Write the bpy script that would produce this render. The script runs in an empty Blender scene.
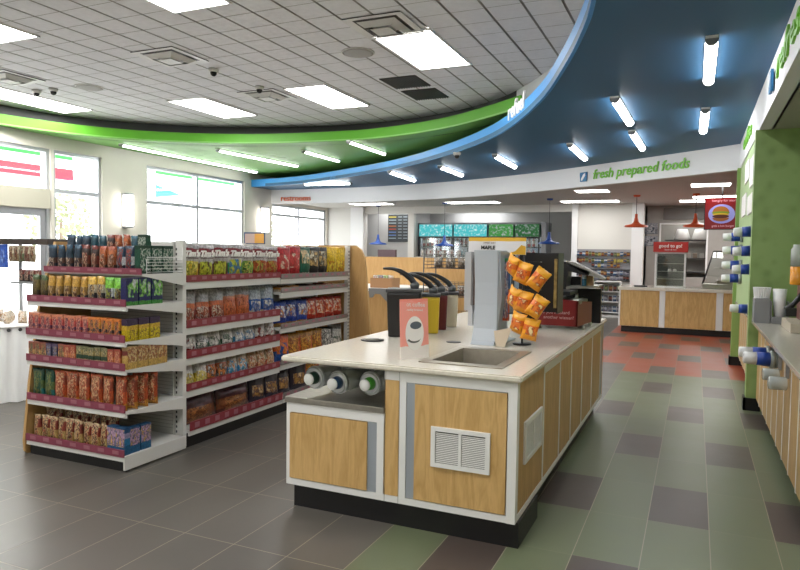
import bpy, bmesh, math, random
from mathutils import Vector, Matrix
from mathutils.noise import noise as pnoise
random.seed(7)
S = bpy.context.scene
COL = S.collection
PI = math.pi
H = 1.455
F, YAW, PIT, ROL = 664.479, 0.4182029, -0.0485484, 0.0144749

# ------------------------------------------------------------------ camera
cy_, sy_ = math.cos(YAW), math.sin(YAW)
FW = Vector((-sy_*math.cos(PIT), cy_*math.cos(PIT), math.sin(PIT)))
r_ = Vector((cy_, sy_, 0)); u_ = r_.cross(FW)
RT = r_*math.cos(ROL)+u_*math.sin(ROL)
UP = -r_*math.sin(ROL)+u_*math.cos(ROL)
cam_d = bpy.data.cameras.new('camera'); cam = bpy.data.objects.new('camera', cam_d); COL.objects.link(cam)
cam_d.sensor_width = 36; cam_d.lens = F/800*36; cam_d.clip_end = 300; cam_d.clip_start = .02
M3 = Matrix((RT, UP, -FW)).transposed()
cam.matrix_world = Matrix.Translation((0, 0, H)) @ M3.to_4x4()
S.camera = cam

def ray(x, y): return FW*F + RT*(x-400) - UP*(y-285)
def az(x, y, z): d = ray(x, y); t = (z-H)/d.z; return Vector((d.x*t, d.y*t, z))
def ax(x, y, X): d = ray(x, y); t = X/d.x; return Vector((X, d.y*t, d.z*t+H))
def ay(x, y, Y): d = ray(x, y); t = Y/d.y; return Vector((d.x*t, Y, d.z*t+H))

# ------------------------------------------------------------------ materials
def srgb(c):
    if isinstance(c, str):
        c = c.lstrip('#'); c = [int(c[i:i+2], 16)/255 for i in (0, 2, 4)]
    return tuple((v/12.92 if v <= .04045 else ((v+.055)/1.055)**2.4) for v in c)+(1,)
_m = {}
def base(name):
    m = bpy.data.materials.new(name); m.use_nodes = True; nt = m.node_tree
    b = nt.nodes['Principled BSDF']; return m, nt, b
def mat(name, c, rough=.5, metal=0, noise=0, nscale=8, emit=0, spec=.5, trans=0, bump=0, alpha=1):
    if name in _m: return _m[name]
    m, nt, b = base(name); c = srgb(c)
    b.inputs['Base Color'].default_value = c; b.inputs['Roughness'].default_value = rough
    b.inputs['Metallic'].default_value = metal; b.inputs['Specular IOR Level'].default_value = spec
    if trans: b.inputs['Transmission Weight'].default_value = trans
    if alpha < 1: b.inputs['Alpha'].default_value = alpha
    if emit:
        b.inputs['Emission Color'].default_value = c; b.inputs['Emission Strength'].default_value = emit
    if noise or bump:
        tc = nt.nodes.new('ShaderNodeTexCoord'); n = nt.nodes.new('ShaderNodeTexNoise')
        n.inputs['Scale'].default_value = nscale; n.inputs['Detail'].default_value = 5
        nt.links.new(tc.outputs['Object'], n.inputs['Vector'])
        if noise:
            r = nt.nodes.new('ShaderNodeValToRGB')
            r.color_ramp.elements[0].position = .3; r.color_ramp.elements[1].position = .7
            r.color_ramp.elements[0].color = tuple(v*(1-noise) for v in c[:3])+(1,)
            r.color_ramp.elements[1].color = tuple(min(1, v*(1+noise)) for v in c[:3])+(1,)
            nt.links.new(n.outputs['Fac'], r.inputs['Fac']); nt.links.new(r.outputs['Color'], b.inputs['Base Color'])
        if bump:
            bp = nt.nodes.new('ShaderNodeBump'); bp.inputs['Strength'].default_value = bump; bp.inputs['Distance'].default_value = .01
            nt.links.new(n.outputs['Fac'], bp.inputs['Height']); nt.links.new(bp.outputs['Normal'], b.inputs['Normal'])
    _m[name] = m; return m
def wood(name, c1, c2, axis='Z', rough=.42, sc=1.0):
    if name in _m: return _m[name]
    m, nt, b = base(name); N = nt.nodes
    tc = N.new('ShaderNodeTexCoord'); mp = N.new('ShaderNodeMapping')
    s = {'Z': (9, 9, 1.3), 'X': (1.3, 9, 9), 'Y': (9, 1.3, 9)}[axis]
    mp.inputs['Scale'].default_value = tuple(v*sc for v in s)
    n = N.new('ShaderNodeTexNoise'); n.inputs['Scale'].default_value = 1.2; n.inputs['Detail'].default_value = 3; n.inputs['Distortion'].default_value = .8
    w = N.new('ShaderNodeMath'); w.operation = 'MULTIPLY'; w.inputs[1].default_value = 9
    fr = N.new('ShaderNodeMath'); fr.operation = 'PINGPONG'; fr.inputs[1].default_value = 1
    n2 = N.new('ShaderNodeTexNoise'); n2.inputs['Scale'].default_value = 14; n2.inputs['Detail'].default_value = 4
    mx = N.new('ShaderNodeMath'); mx.operation = 'MULTIPLY_ADD'; mx.inputs[1].default_value = .45
    r = N.new('ShaderNodeValToRGB'); r.color_ramp.elements[0].color = srgb(c1); r.color_ramp.elements[1].color = srgb(c2)
    r.color_ramp.elements[0].position = .2; r.color_ramp.elements[1].position = .8
    L = nt.links.new
    L(tc.outputs['Object'], mp.inputs['Vector']); L(mp.outputs['Vector'], n.inputs['Vector']); L(mp.outputs['Vector'], n2.inputs['Vector'])
    L(n.outputs['Fac'], w.inputs[0]); L(w.outputs[0], fr.inputs[0]); L(fr.outputs[0], mx.inputs[0])
    hf = N.new('ShaderNodeMath'); hf.operation = 'MULTIPLY'; hf.inputs[1].default_value = .6
    L(n2.outputs['Fac'], hf.inputs[0]); L(hf.outputs[0], mx.inputs[2]); L(mx.outputs[0], r.inputs['Fac'])
    L(r.outputs['Color'], b.inputs['Base Color']); b.inputs['Roughness'].default_value = rough
    _m[name] = m; return m
def tilemat(name, c, var=.12, rough=.4):
    m, nt, b = base(name); N = nt.nodes; L = nt.links.new; c = srgb(c)
    g = N.new('ShaderNodeNewGeometry'); n = N.new('ShaderNodeTexNoise'); n.inputs['Scale'].default_value = 3.5; n.inputs['Detail'].default_value = 6
    n.inputs['Roughness'].default_value = .6
    L(g.outputs['Position'], n.inputs['Vector'])
    a = N.new('ShaderNodeMath'); a.operation = 'MULTIPLY_ADD'; a.inputs[1].default_value = .25; L(g.outputs['Random Per Island'], a.inputs[0]); L(n.outputs['Fac'], a.inputs[2])
    r = N.new('ShaderNodeValToRGB'); r.color_ramp.elements[0].position = .35; r.color_ramp.elements[1].position = .9
    r.color_ramp.elements[0].color = tuple(v*(1-var) for v in c[:3])+(1,); r.color_ramp.elements[1].color = tuple(v*(1+var) for v in c[:3])+(1,)
    L(a.outputs[0], r.inputs['Fac']); L(r.outputs['Color'], b.inputs['Base Color'])
    rr = N.new('ShaderNodeMapRange'); rr.inputs[3].default_value = rough-.07; rr.inputs[4].default_value = rough+.1
    L(n.outputs['Fac'], rr.inputs[0]); L(rr.outputs[0], b.inputs['Roughness'])
    bp = N.new('ShaderNodeBump'); bp.inputs['Strength'].default_value = .15; bp.inputs['Distance'].default_value = .004
    L(n.outputs['Fac'], bp.inputs['Height']); L(bp.outputs['Normal'], b.inputs['Normal'])
    return m
def packmat(name, stops, blot=None, zone=(.2, .6), bscale=9, rough=.35, xz=(.12, .88), wob=.05, fine=True):
    if blot and xz == (.12, .88): xz = (.2, .8)
    """printed packaging: horizontal colour zones in the pack's own frame, a picture patch of blotches"""
    if name in _m: return _m[name]
    m, nt, b = base(name); N = nt.nodes; L = nt.links.new
    tc = N.new('ShaderNodeTexCoord'); sp = N.new('ShaderNodeSeparateXYZ'); L(tc.outputs['Generated'], sp.inputs[0])
    n = N.new('ShaderNodeTexNoise'); n.inputs['Scale'].default_value = 3; L(tc.outputs['Generated'], n.inputs['Vector'])
    ad = N.new('ShaderNodeMath'); ad.operation = 'MULTIPLY_ADD'; ad.inputs[1].default_value = wob*2; L(n.outputs['Fac'], ad.inputs[0])
    sb = N.new('ShaderNodeMath'); sb.operation = 'SUBTRACT'; sb.inputs[1].default_value = wob; L(sp.outputs['Z'], sb.inputs[0]); L(sb.outputs[0], ad.inputs[2])
    r = N.new('ShaderNodeValToRGB'); cr = r.color_ramp; cr.interpolation = 'CONSTANT'
    cr.elements[0].position = 0; cr.elements[0].color = srgb(stops[0][1])
    cr.elements[1].position = stops[1][0] if len(stops) > 1 else .99; cr.elements[1].color = srgb(stops[1][1] if len(stops) > 1 else stops[0][1])
    for p, c in stops[2:]: e = cr.elements.new(p); e.color = srgb(c)
    L(ad.outputs[0], r.inputs['Fac']); out = r.outputs['Color']
    if blot:
        n2 = N.new('ShaderNodeTexNoise'); n2.inputs['Scale'].default_value = bscale*1.15; n2.inputs['Detail'].default_value = 2
        oi = N.new('ShaderNodeObjectInfo'); v = N.new('ShaderNodeVectorMath'); v.operation = 'ADD'
        L(tc.outputs['Generated'], v.inputs[0]); L(oi.outputs['Random'], v.inputs[1]); L(v.outputs[0], n2.inputs['Vector'])
        r2 = N.new('ShaderNodeValToRGB'); r2.color_ramp.interpolation = 'LINEAR'
        k = len(blot); e0 = r2.color_ramp.elements
        e0[0].position = 0; e0[0].color = srgb(blot[0]); e0[1].position = .45; e0[1].color = srgb(blot[1 % k])
        for i in range(2, k): e = e0.new(.45+.09*(i-1)); e.color = srgb(blot[i])
        L(n2.outputs['Fac'], r2.inputs['Fac'])
        def gate(sock, lo, hi):
            a = N.new('ShaderNodeMath'); a.operation = 'GREATER_THAN'; a.inputs[1].default_value = lo; L(sock, a.inputs[0])
            c = N.new('ShaderNodeMath'); c.operation = 'LESS_THAN'; c.inputs[1].default_value = hi; L(sock, c.inputs[0])
            d = N.new('ShaderNodeMath'); d.operation = 'MULTIPLY'; L(a.outputs[0], d.inputs[0]); L(c.outputs[0], d.inputs[1]); return d.outputs[0]
        g1 = gate(ad.outputs[0], *zone); g2 = gate(sp.outputs['X'], *xz)
        g = N.new('ShaderNodeMath'); g.operation = 'MULTIPLY'; L(g1, g.inputs[0]); L(g2, g.inputs[1])
        mx = N.new('ShaderNodeMix'); mx.data_type = 'RGBA'; L(g.outputs[0], mx.inputs['Factor']); L(out, mx.inputs['A']); L(r2.outputs['Color'], mx.inputs['B'])
        out = mx.outputs['Result']
    if not fine:
        L(out, b.inputs['Base Color']); b.inputs['Roughness'].default_value = rough; _m[name] = m; return m
    n3 = N.new('ShaderNodeTexNoise'); n3.inputs['Scale'].default_value = 11; n3.inputs['Detail'].default_value = 3
    r3 = N.new('ShaderNodeValToRGB'); r3.color_ramp.elements[0].position = .38; r3.color_ramp.elements[1].position = .62
    r3.color_ramp.elements[0].color = (.5, .48, .5, 1); r3.color_ramp.elements[1].color = (1, 1, 1, 1)
    mm = N.new('ShaderNodeMix'); mm.data_type = 'RGBA'; mm.blend_type = 'MULTIPLY'; mm.inputs['Factor'].default_value = 1
    L(tc.outputs['Generated'], n3.inputs['Vector']); L(n3.outputs['Fac'], r3.inputs['Fac']); L(out, mm.inputs['A']); L(r3.outputs['Color'], mm.inputs['B'])
    L(mm.outputs['Result'], b.inputs['Base Color']); b.inputs['Roughness'].default_value = rough
    _m[name] = m; return m
def glassmat(name='window_glass', tint=(1, 1, 1, 1), gl=.08, rough=.02):
    if name in _m: return _m[name]
    m = bpy.data.materials.new(name); m.use_nodes = True; nt = m.node_tree; nt.nodes.clear(); N = nt.nodes
    o = N.new('ShaderNodeOutputMaterial'); t = N.new('ShaderNodeBsdfTransparent'); g = N.new('ShaderNodeBsdfGlossy'); x = N.new('ShaderNodeMixShader')
    t.inputs[0].default_value = tint; g.inputs['Roughness'].default_value = rough; x.inputs[0].default_value = gl
    nt.links.new(t.outputs[0], x.inputs[1]); nt.links.new(g.outputs[0], x.inputs[2]); nt.links.new(x.outputs[0], o.inputs[0])
    _m[name] = m; return m
def lamp(name, c, s):
    if name in _m: return _m[name]
    m = bpy.data.materials.new(name); m.use_nodes = True; nt = m.node_tree; nt.nodes.clear(); N = nt.nodes
    o = N.new('ShaderNodeOutputMaterial'); e = N.new('ShaderNodeEmission'); e.inputs[0].default_value = srgb(c); e.inputs[1].default_value = s
    nt.links.new(e.outputs[0], o.inputs[0]); _m[name] = m; return m

# ------------------------------------------------------------------ object helpers
def tag(o, label=None, cat=None, group=None, kind=None):
    if label: o['label'] = label
    if cat: o['category'] = cat
    if group: o['group'] = group
    if kind: o['kind'] = kind
    return o
def empty(name, loc=(0, 0, 0), rz=0, label=None, cat=None, group=None):
    o = bpy.data.objects.new(name, None); COL.objects.link(o); o.location = loc; o.rotation_euler = (0, 0, rz); o.empty_display_size = .1
    return tag(o, label, cat, group)
class MB:
    def __init__(s): s.bm = bmesh.new(); s.idx = 0
    def mi(s, i): s.idx = i; return s
    def _f(s, fs):
        for f in fs: f.material_index = s.idx
    def box(s, x0, x1, y0, y1, z0, z1, bev=0, T=None):
        v = [s.bm.verts.new((x, y, z)) for x in (x0, x1) for y in (y0, y1) for z in (z0, z1)]
        fs = [s.bm.faces.new([v[i] for i in q]) for q in ((0, 1, 3, 2), (4, 6, 7, 5), (0, 4, 5, 1), (2, 3, 7, 6), (0, 2, 6, 4), (1, 5, 7, 3))]
        s._f(fs)
        if T: bmesh.ops.transform(s.bm, matrix=T, verts=v)
        if bev:
            es = list({e for f in fs for e in f.edges})
            r = bmesh.ops.bevel(s.bm, geom=es, offset=bev, segments=2, affect='EDGES', profile=.7)
            for f in r['faces']: f.material_index = s.idx
        return s
    def prism(s, pts, vec):
        """polygon pts (3D) extruded by vec"""
        vec = Vector(vec); a = [s.bm.verts.new(p) for p in pts]; b = [s.bm.verts.new(Vector(p)+vec) for p in pts]
        n = len(pts); fs = [s.bm.faces.new(a), s.bm.faces.new(b[::-1])]+[s.bm.faces.new((a[i], b[i], b[(i+1) % n], a[(i+1) % n])) for i in range(n)]
        s._f(fs); bmesh.ops.recalc_face_normals(s.bm, faces=fs); return s
    def quad(s, *p): s._f([s.bm.faces.new([s.bm.verts.new(q) for q in p])]); return s
    def lathe(s, prof, c=(0, 0, 0), seg=20, axis=(0, 0, 1), cap=True):
        ax_ = Vector(axis).normalized(); q = Vector((0, 0, 1)).rotation_difference(ax_); c = Vector(c); rings = []
        for r, h in prof:
            rings.append([s.bm.verts.new(c+q @ Vector((r*math.cos(2*PI*k/seg), r*math.sin(2*PI*k/seg), h))) for k in range(seg)])
        fs = []
        for a, b in zip(rings, rings[1:]):
            for k in range(seg): fs.append(s.bm.faces.new((a[k], a[(k+1) % seg], b[(k+1) % seg], b[k])))
        if cap: fs += [s.bm.faces.new(rings[0][::-1]), s.bm.faces.new(rings[-1])]
        for f in fs: f.smooth = True
        s._f(fs); return s
    def tube(s, pts, r, seg=8):
        pts = [Vector(p) for p in pts]; rings = []; rr = r if isinstance(r, (list, tuple)) else [r]*len(pts)
        up = Vector((0, 0, 1))
        for i, p in enumerate(pts):
            d = (pts[min(i+1, len(pts)-1)]-pts[max(i-1, 0)]).normalized()
            a = d.cross(up)
            if a.length < .05: a = d.cross(Vector((1, 0, 0)))
            a.normalize(); b = d.cross(a)
            rings.append([s.bm.verts.new(p+(a*math.cos(2*PI*k/seg)+b*math.sin(2*PI*k/seg))*rr[i]) for k in range(seg)])
        fs = []
        for a, b in zip(rings, rings[1:]):
            for k in range(seg): fs.append(s.bm.faces.new((a[k], a[(k+1) % seg], b[(k+1) % seg], b[k])))
        fs += [s.bm.faces.new(rings[0]), s.bm.faces.new(rings[-1][::-1])]
        for f in fs: f.smooth = True
        s._f(fs); return s
    def build(s, name, mats, parent=None, recalc=True):
        if recalc: bmesh.ops.recalc_face_normals(s.bm, faces=s.bm.faces)
        me = bpy.data.meshes.new(name); s.bm.to_mesh(me); s.bm.free()
        for m in (mats if isinstance(mats, (list, tuple)) else [mats]): me.materials.append(m)
        o = bpy.data.objects.new(name, me); COL.objects.link(o)
        if parent: o.parent = parent; 
        return o
def struct(o): o['kind'] = 'structure'; return o
def copy_tree(o, parent=None):
    c = o.copy(); COL.objects.link(c)
    if parent: c.parent = parent
    for ch in KIDS.get(o.name, []): copy_tree(ch, c)
    return c
KIDS = {}
def reg(root):
    for o in list(COL.objects):
        if o.parent: KIDS.setdefault(o.parent.name, [])
        if o.parent and o not in KIDS[o.parent.name]: KIDS[o.parent.name].append(o)
_tc = {}
def textmesh(body, size, extrude=.004, shear=0, bold=0, align='CENTER', spacing=1):
    cu = bpy.data.curves.new('lettering', 'FONT'); cu.body = body; cu.size = size; cu.extrude = extrude; cu.shear = shear
    cu.offset = bold; cu.align_x = align; cu.align_y = 'CENTER'; cu.resolution_u = 2; cu.space_character = spacing
    o = bpy.data.objects.new('lettering_tmp', cu); COL.objects.link(o)
    dg = bpy.context.evaluated_depsgraph_get(); me = bpy.data.meshes.new_from_object(o.evaluated_get(dg)); 
    bpy.data.objects.remove(o); bpy.data.curves.remove(cu); me.name = 'lettering'; return me
def text(body, size, loc, xdir, ydir, m, parent=None, name='lettering', **k):
    me = textmesh(body, size, **k); me.materials.clear(); me.materials.append(m)
    X = Vector(xdir).normalized(); Y = Vector(ydir).normalized(); Z = X.cross(Y)
    T = Matrix((X, Y, Z)).transposed().to_4x4(); T.translation = Vector(loc)
    o = bpy.data.objects.new(name, me); COL.objects.link(o)
    if parent: o.parent = parent; T = parent.matrix_basis.inverted() @ T if False else T
    o.matrix_local = T
    return o
# ------------------------------------------------------------------ common materials
M_wall = mat('wall_paint', '#dcd8cf', .75, noise=.02, nscale=3)
M_wallw = mat('white_wall_paint', '#e3e3e4', .7)
M_white = mat('white_powder_coat', '#e6e6e6', .4)
M_cream = mat('shelf_white_metal', '#d4d3d0', .42, bump=.02)
M_grey = mat('grey_metal', '#8d8f92', .4, metal=.3)
M_alu = mat('aluminium', '#b9bcc0', .35, metal=.8)
M_steel = mat('brushed_steel', '#b3b0a8', .28, metal=.95, noise=.08, nscale=30)
M_black = mat('black_plastic', '#161618', .35)
M_toe = mat('black_toe_kick', '#101012', .45)
M_dark = mat('dark_grey', '#3a3a3d', .5)
M_oak = wood('oak_laminate', '#bb955a', '#d3ae74')
M_oak2 = wood('oak_laminate_side', '#b08c56', '#c6a26b')
M_ply = wood('tan_melamine', '#b28a55', '#bf9862', rough=.5)
M_ctr = mat('cream_solid_surface', '#dbd5c9', .16, noise=.05, nscale=60)
M_green = mat('green_fascia_paint', '#57a51e', .5)
M_sgreen = mat('pale_green_soffit', '#7fb960', .5)
M_blue = mat('slate_blue_ceiling', '#2f6187', .5, spec=.35)
M_bband = mat('sky_blue_fascia', '#3f96dc', .4)
M_gletter = mat('green_letters', '#74bd30', .5)
M_glass = glassmat()
M_case = glassmat('case_glass', (.93, .96, .95, 1), .1, .03)
M_tag = mat('magenta_price_strip', '#7f3a4c', .35)
M_tagr = mat('red_price_strip', '#84303a', .35)
M_paper = mat('white_paper', '#e9e4e2', .6)
L_panel = lamp('panel_light', '#fffdf8', 16.0)
L_tube = lamp('tube_light', '#ffffff', 20.0)
L_tubeg = lamp('tube_light_soffit', '#ffffff', 9.0)
L_sconce = lamp('sconce_light', '#fff8ee', 7.0)
L_back = lamp('back_panel_light', '#fffdf8', 9.0)

# ------------------------------------------------------------------ floor
TX, TY, X0, Y0 = .308, .616, -.197, 2.62
def floor_build():
    mb = MB(); g = .0022
    mb.mi(0).quad((-9.95, -3, -.0), (3.4, -3, 0), (3.4, 21, 0), (-9.95, 21, 0))
    for c in range(-32, 12):
        for j in range(-10, 30):
            x0, y0 = X0+c*TX, Y0+j*TY
            x1, y1 = x0+TX, y0+TY
            if x0 < -9.9 or x1 > 3.35 or y0 < -3 or y1 > 20.9: continue
            odd = c % 2
            if j >= 10:
                red = (j >= 11 and c >= -4) or c >= -2
                if red: k = 4 if ((j-(2 if odd else 0)) % 4 == 0) else 5
                else: k = 1
            elif c >= -2 or (j <= 0 and c >= -4):
                k = 3 if (j-(0 if odd else 2)) % 4 == 0 else 2
            else: k = 1
            mb.mi(k)
            e = .0012
            h = .0006 if k in (2, 3) else g
            mb.quad((x0+g, y0+h, e), (x1-g, y0+h, e), (x1-g, y1-h, e), (x0+g, y1-h, e))
    o = mb.build('floor', [mat('grout', '#a39c8c', .8), tilemat('grey_floor_tile', '#56524d', .17, .32), tilemat('green_floor_tile', '#676f55', .1, .36),
                           tilemat('purple_brown_floor_tile', '#4c423d', .1, .36), tilemat('brown_floor_tile', '#5a5048', .1, .38), tilemat('red_floor_tile', '#9c4c36', .08, .4)], recalc=False)
    struct(o)
floor_build()

# ------------------------------------------------------------------ ceilings
def spline(pts, n=8):
    out = []; P = [Vector(p) for p in pts]; P = [2*P[0]-P[1]]+P+[2*P[-1]-P[-2]]
    for i in range(1, len(P)-2):
        a, b, c, d = P[i-1:i+3]
        for k in range(n):
            t = k/n
            out.append(.5*((2*b)+(c-a)*t+(2*a-5*b+4*c-d)*t*t+(3*b-a-3*c+d)*t**3))
    out.append(P[-2]); return out
BC = spline([(-9.9, 13.32), (-8.38, 13.0), (-6.55, 12.1), (-4.96, 11.09), (-3.81, 10.08), (-2.81, 8.99), (-2.13, 8.0), (-1.49, 6.74), (-1.085, 5.7), (-.77, 4.75), (-.61, 4.1), (-.42, 3.0), (-.36, 1.5), (-.36, -3)])
GC = spline([(-9.86, -3), (-9.86, 4), (-9.85, 6.0), (-9.7, 7.0), (-9.3, 8.0), (-8.5, 8.88), (-7.1, 9.6), (-5.34, 9.87), (-4.3, 9.72), (-3.38, 9.35), (-2.6, 8.82), (-2.11, 8.42)])
CC = spline([(-9.88, -3), (-9.88, 5), (-9.88, 7.0), (-9.5, 8.2), (-8.67, 9.05), (-7.67, 9.7), (-6.45, 10.08), (-4.94, 10.19), (-3.57, 9.84), (-2.6, 9.21), (-2.0, 8.5), (-1.5, 7.7), (-1.12, 6.75), (-.92, 5.96), (-.6, 4.7), (-.4, 3.2), (-.34, 1), (-.34, -3)])
HC = spline([(.5, 10.2), (-.4, 10.9), (-1.3, 11.55), (-2.3, 12.25), (-3.2, 12.8), (-4.5, 13.42), (-5.75, 13.85), (-7.3, 14.15), (-8.6, 14.22), (-9.9, 14.15)])
ZB, ZH, ZS, ZC, ZR = 3.0, 2.65, 3.32, 3.65, 2.73
def ribbon(curve, z0, z1, th, m, name, side=1):
    mb = MB(); n = len(curve); nr = []
    for i, p in enumerate(curve):
        d = curve[min(i+1, n-1)]-curve[max(i-1, 0)]; nr.append(Vector((-d.y, d.x)).normalized()*side)
    V = [[mb.bm.verts.new((q.x, q.y, z)) for q, z in ((p, z0), (p+w*th, z0), (p+w*th, z1), (p, z1))] for p, w in zip(curve, nr)]
    for a, b in zip(V, V[1:]):
        for k in range(4):
            f = mb.bm.faces.new((a[k], a[(k+1) % 4], b[(k+1) % 4], b[k])); f.smooth = False
    mb.bm.faces.new(V[0]); mb.bm.faces.new(V[-1][::-1])
    return mb.build(name, m)
def resample(pts, n):
    P = [Vector(p) for p in pts]; L = [0]
    for a, b in zip(P, P[1:]): L.append(L[-1]+(b-a).length)
    out = []
    for k in range(n):
        s = L[-1]*k/(n-1); i = 0
        while i < len(L)-2 and L[i+1] < s: i += 1
        t = (s-L[i])/max(1e-6, L[i+1]-L[i]); out.append(P[i].lerp(P[i+1], t))
    return out
def sheet(inner, outer, z, th, m, name):
    mb = MB(); 
    def vv(zz): return [mb.bm.verts.new((p.x, p.y, zz)) for p in inner], [mb.bm.verts.new((p.x, p.y, zz)) for p in outer]
    a, b = vv(z); c, d = vv(z+th)
    for i in range(len(inner)-1):
        mb.bm.faces.new((a[i], a[i+1], b[i+1], b[i])); mb.bm.faces.new((c[i], d[i], d[i+1], c[i+1]))
        mb.bm.faces.new((a[i], c[i], c[i+1], a[i+1])); mb.bm.faces.new((b[i], b[i+1], d[i+1], d[i]))
    return mb.build(name, m)
# tiled ceiling
mb = MB(); mb.mi(0).quad((-10.1, -3.2, ZC+.012), (-10.1, 11.2, ZC+.012), (.4, 11.2, ZC+.012), (.4, -3.2, ZC+.012))
ts = .3355; mb.mi(1)
for i in range(-30, 1):
    for j in range(-9, 34):
        x0 = -1.125+i*ts; y0 = 6.17+(j-18)*.343
        if y0+.343 > 11.2 or x0 < -10.1: continue
        mb.quad((x0+.012, y0+.004, ZC), (x0+.012, y0+.339, ZC), (x0+ts-.012, y0+.339, ZC), (x0+ts-.012, y0+.004, ZC))
ct = mb.build('ceiling', [mat('ceiling_grid', '#a3a19d', .6), mat('acoustic_tile', '#ebebef', .85, noise=.03, nscale=18)], recalc=False); struct(ct)
# slab above
struct(MB().box(-10.4, 3.6, -3.2, 21.2, 3.75, 3.95).build('ceiling', M_wall))
struct(sheet(resample(BC, 90), resample([(-9.95, 15), (-7, 15), (-2.5, 13.5), (.55, 11.2), (.55, 3), (.55, -3)], 90), ZB, .06, M_blue, 'ceiling'))
struct(ribbon(BC, ZB-.004, 3.165, .03, M_bband, 'trim_1', 1))
struct(sheet(resample(GC, 80), resample([(-9.95, -3), (-9.95, 4), (-9.95, 9), (-9.95, 15.6), (-8.5, 15.8), (-6.5, 14.6), (-4.5, 12.8), (-2.8, 10.9), (-1.9, 9.6)], 80), ZS, .02, M_sgreen, 'ceiling'))
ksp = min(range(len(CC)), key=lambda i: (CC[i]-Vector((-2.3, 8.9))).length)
struct(ribbon(CC[:ksp+1], ZS-.0, ZC, .04, mat('grey_band_paint', '#4c4c4f', .6), 'trim_2', 1))  # dark grey colour stands in for shade on this stretch of the band
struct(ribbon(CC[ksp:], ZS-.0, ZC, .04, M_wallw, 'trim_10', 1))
struct(ribbon(GC, ZS-.005, 3.478, .03, M_green, 'trim_3', 1))
struct(ribbon(HC, ZH, ZB, .12, M_wallw, 'trim_4', -1))
struct(MB().box(.5, .62, -3, 10.25, ZH, ZB).build('trim_5', M_wallw))
# back ceiling and drinks alcove ceiling
hc = resample(HC, 60)
struct(sheet([p+Vector((0, .06)) for p in hc], resample([(3.4, 10.6), (3.4, 20.9), (-9.9, 20.9), (-9.9, 14.6)], 60), ZR, .05, mat('back_ceiling', '#c2bfba', .8, noise=.03, nscale=10), 'ceiling'))
struct(MB().box(.6, 3.4, -3, 10.7, ZH, ZH+.05).build('ceiling', mat('alcove_ceiling', '#a5a394', .7)))

# arc text helper: lettering laid on a curve (list of Vector2) at arclength s0
def arc_text(body, size, curve, s0, z, m, off, extr=.012, shear=.2, flip=1, squeeze=1, bold=0, parent=None, name='lettering'):
    me = textmesh(body, size, extrude=extr, shear=shear, align='LEFT', bold=bold)
    me.materials.clear(); me.materials.append(m)
    L = [0]
    for a, b in zip(curve, curve[1:]): L.append(L[-1]+(b-a).length)
    c0 = None
    for v in me.vertices:
        s = s0+v.co.x*squeeze; i = 0
        while i < len(L)-2 and L[i+1] < s: i += 1
        t = (s-L[i])/(L[i+1]-L[i]); p = curve[i].lerp(curve[i+1], t); d = (curve[i+1]-curve[i]).normalized()
        w = Vector((-d.y, d.x))*flip
        p = p+w*(off+v.co.z); v.co = Vector((p.x, p.y, z+v.co.y))
    o = bpy.data.objects.new(name, me); COL.objects.link(o)
    if parent: o.parent = parent
    return o
def near_s(curve, pt):
    L = 0; best = (9e9, 0); pt = Vector(pt)
    for a, b in zip(curve, curve[1:]):
        e_ = b-a; t = max(0, min(1, (pt-a).dot(e_)/e_.length_squared)); d = (a+e_*t-pt).length
        if d < best[0]: best = (d, L+t*e_.length)
        L += e_.length
    return best[1]
def hit(curve, px, py, z):
    """plan point where a sight line crosses the curve"""
    d = ray(px, py); d = Vector((d.x, d.y)); best = None
    for a, b in zip(curve, curve[1:]):
        e_ = b-a; den = d.x*e_.y-d.y*e_.x
        if abs(den) < 1e-9: continue
        t = (a.x*e_.y-a.y*e_.x)/den; u = (a.x*d.y-a.y*d.x)/den
        if t > 0 and 0 <= u <= 1 and (best is None or (a+e_*u).length > best.length): best = a+e_*u
    return best
HR = HC[::-1]   # from the left to the right
s0 = near_s(HR, hit(HR, 593, 184, 2.79)); s1 = near_s(HR, hit(HR, 690, 164, 2.87))
me = textmesh('fresh prepared foods', .22, align='LEFT', shear=.2); w_ = max(v.co.x for v in me.vertices)
fp = arc_text('fresh prepared foods', .22, HR, s0, 2.83, M_gletter, .012, extr=.007, flip=-1, squeeze=(s1-s0)/w_, bold=.003)
tag(fp, 'green lettering reading fresh prepared foods on the white curved header', 'sign lettering')
s2 = near_s(HR, hit(HR, 582, 182, 2.8))
lg = empty('logo_plaque', (0, 0, 0), 0, 'small blue square leaf logo beside the fresh prepared foods lettering', 'logo')
p = HR[0]
def along(curve, s):
    L = 0
    for a, b in zip(curve, curve[1:]):
        l = (b-a).length
        if L+l >= s: return a.lerp(b, (s-L)/l), (b-a).normalized()
        L += l
    return curve[-1], (curve[-1]-curve[-2]).normalized()
def plaque(curve, s, z, sz, flip, root):
    p, d = along(curve, s); w = Vector((-d.y, d.x))*flip; D = Vector((d.x, d.y, 0)); W = Vector((w.x, w.y, 0)); U = Vector((0, 0, 1))
    c = Vector((p.x, p.y, z))+W*.01
    q = lambda a, b, k=0: c+D*a*sz+U*b*sz+W*k
    MB().prism([q(-.42, -.5), q(.42, -.5), q(.5, -.35), q(.5, .5), q(-.42, .5), q(-.5, .35)], W*.02).build('plate', mat('logo_blue', '#1f6c9c', .5), root)
    MB().prism([q(-.28, -.38, .021), q(-.1, -.36, .021), q(.3, .1, .021), q(.3, .38, .021), q(.05, .3, .021), q(-.22, -.1, .021)], W*.004).build('leaf', M_white, root)
plaque(HR, s2+.05, 2.815, .16, -1, lg)
s0 = near_s(HR, hit(HR, 281, 198, 2.75)); s1 = near_s(HR, hit(HR, 311, 198, 2.75))
me = textmesh('restrooms', .2, align='LEFT'); w_ = max(v.co.x for v in me.vertices)
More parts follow.
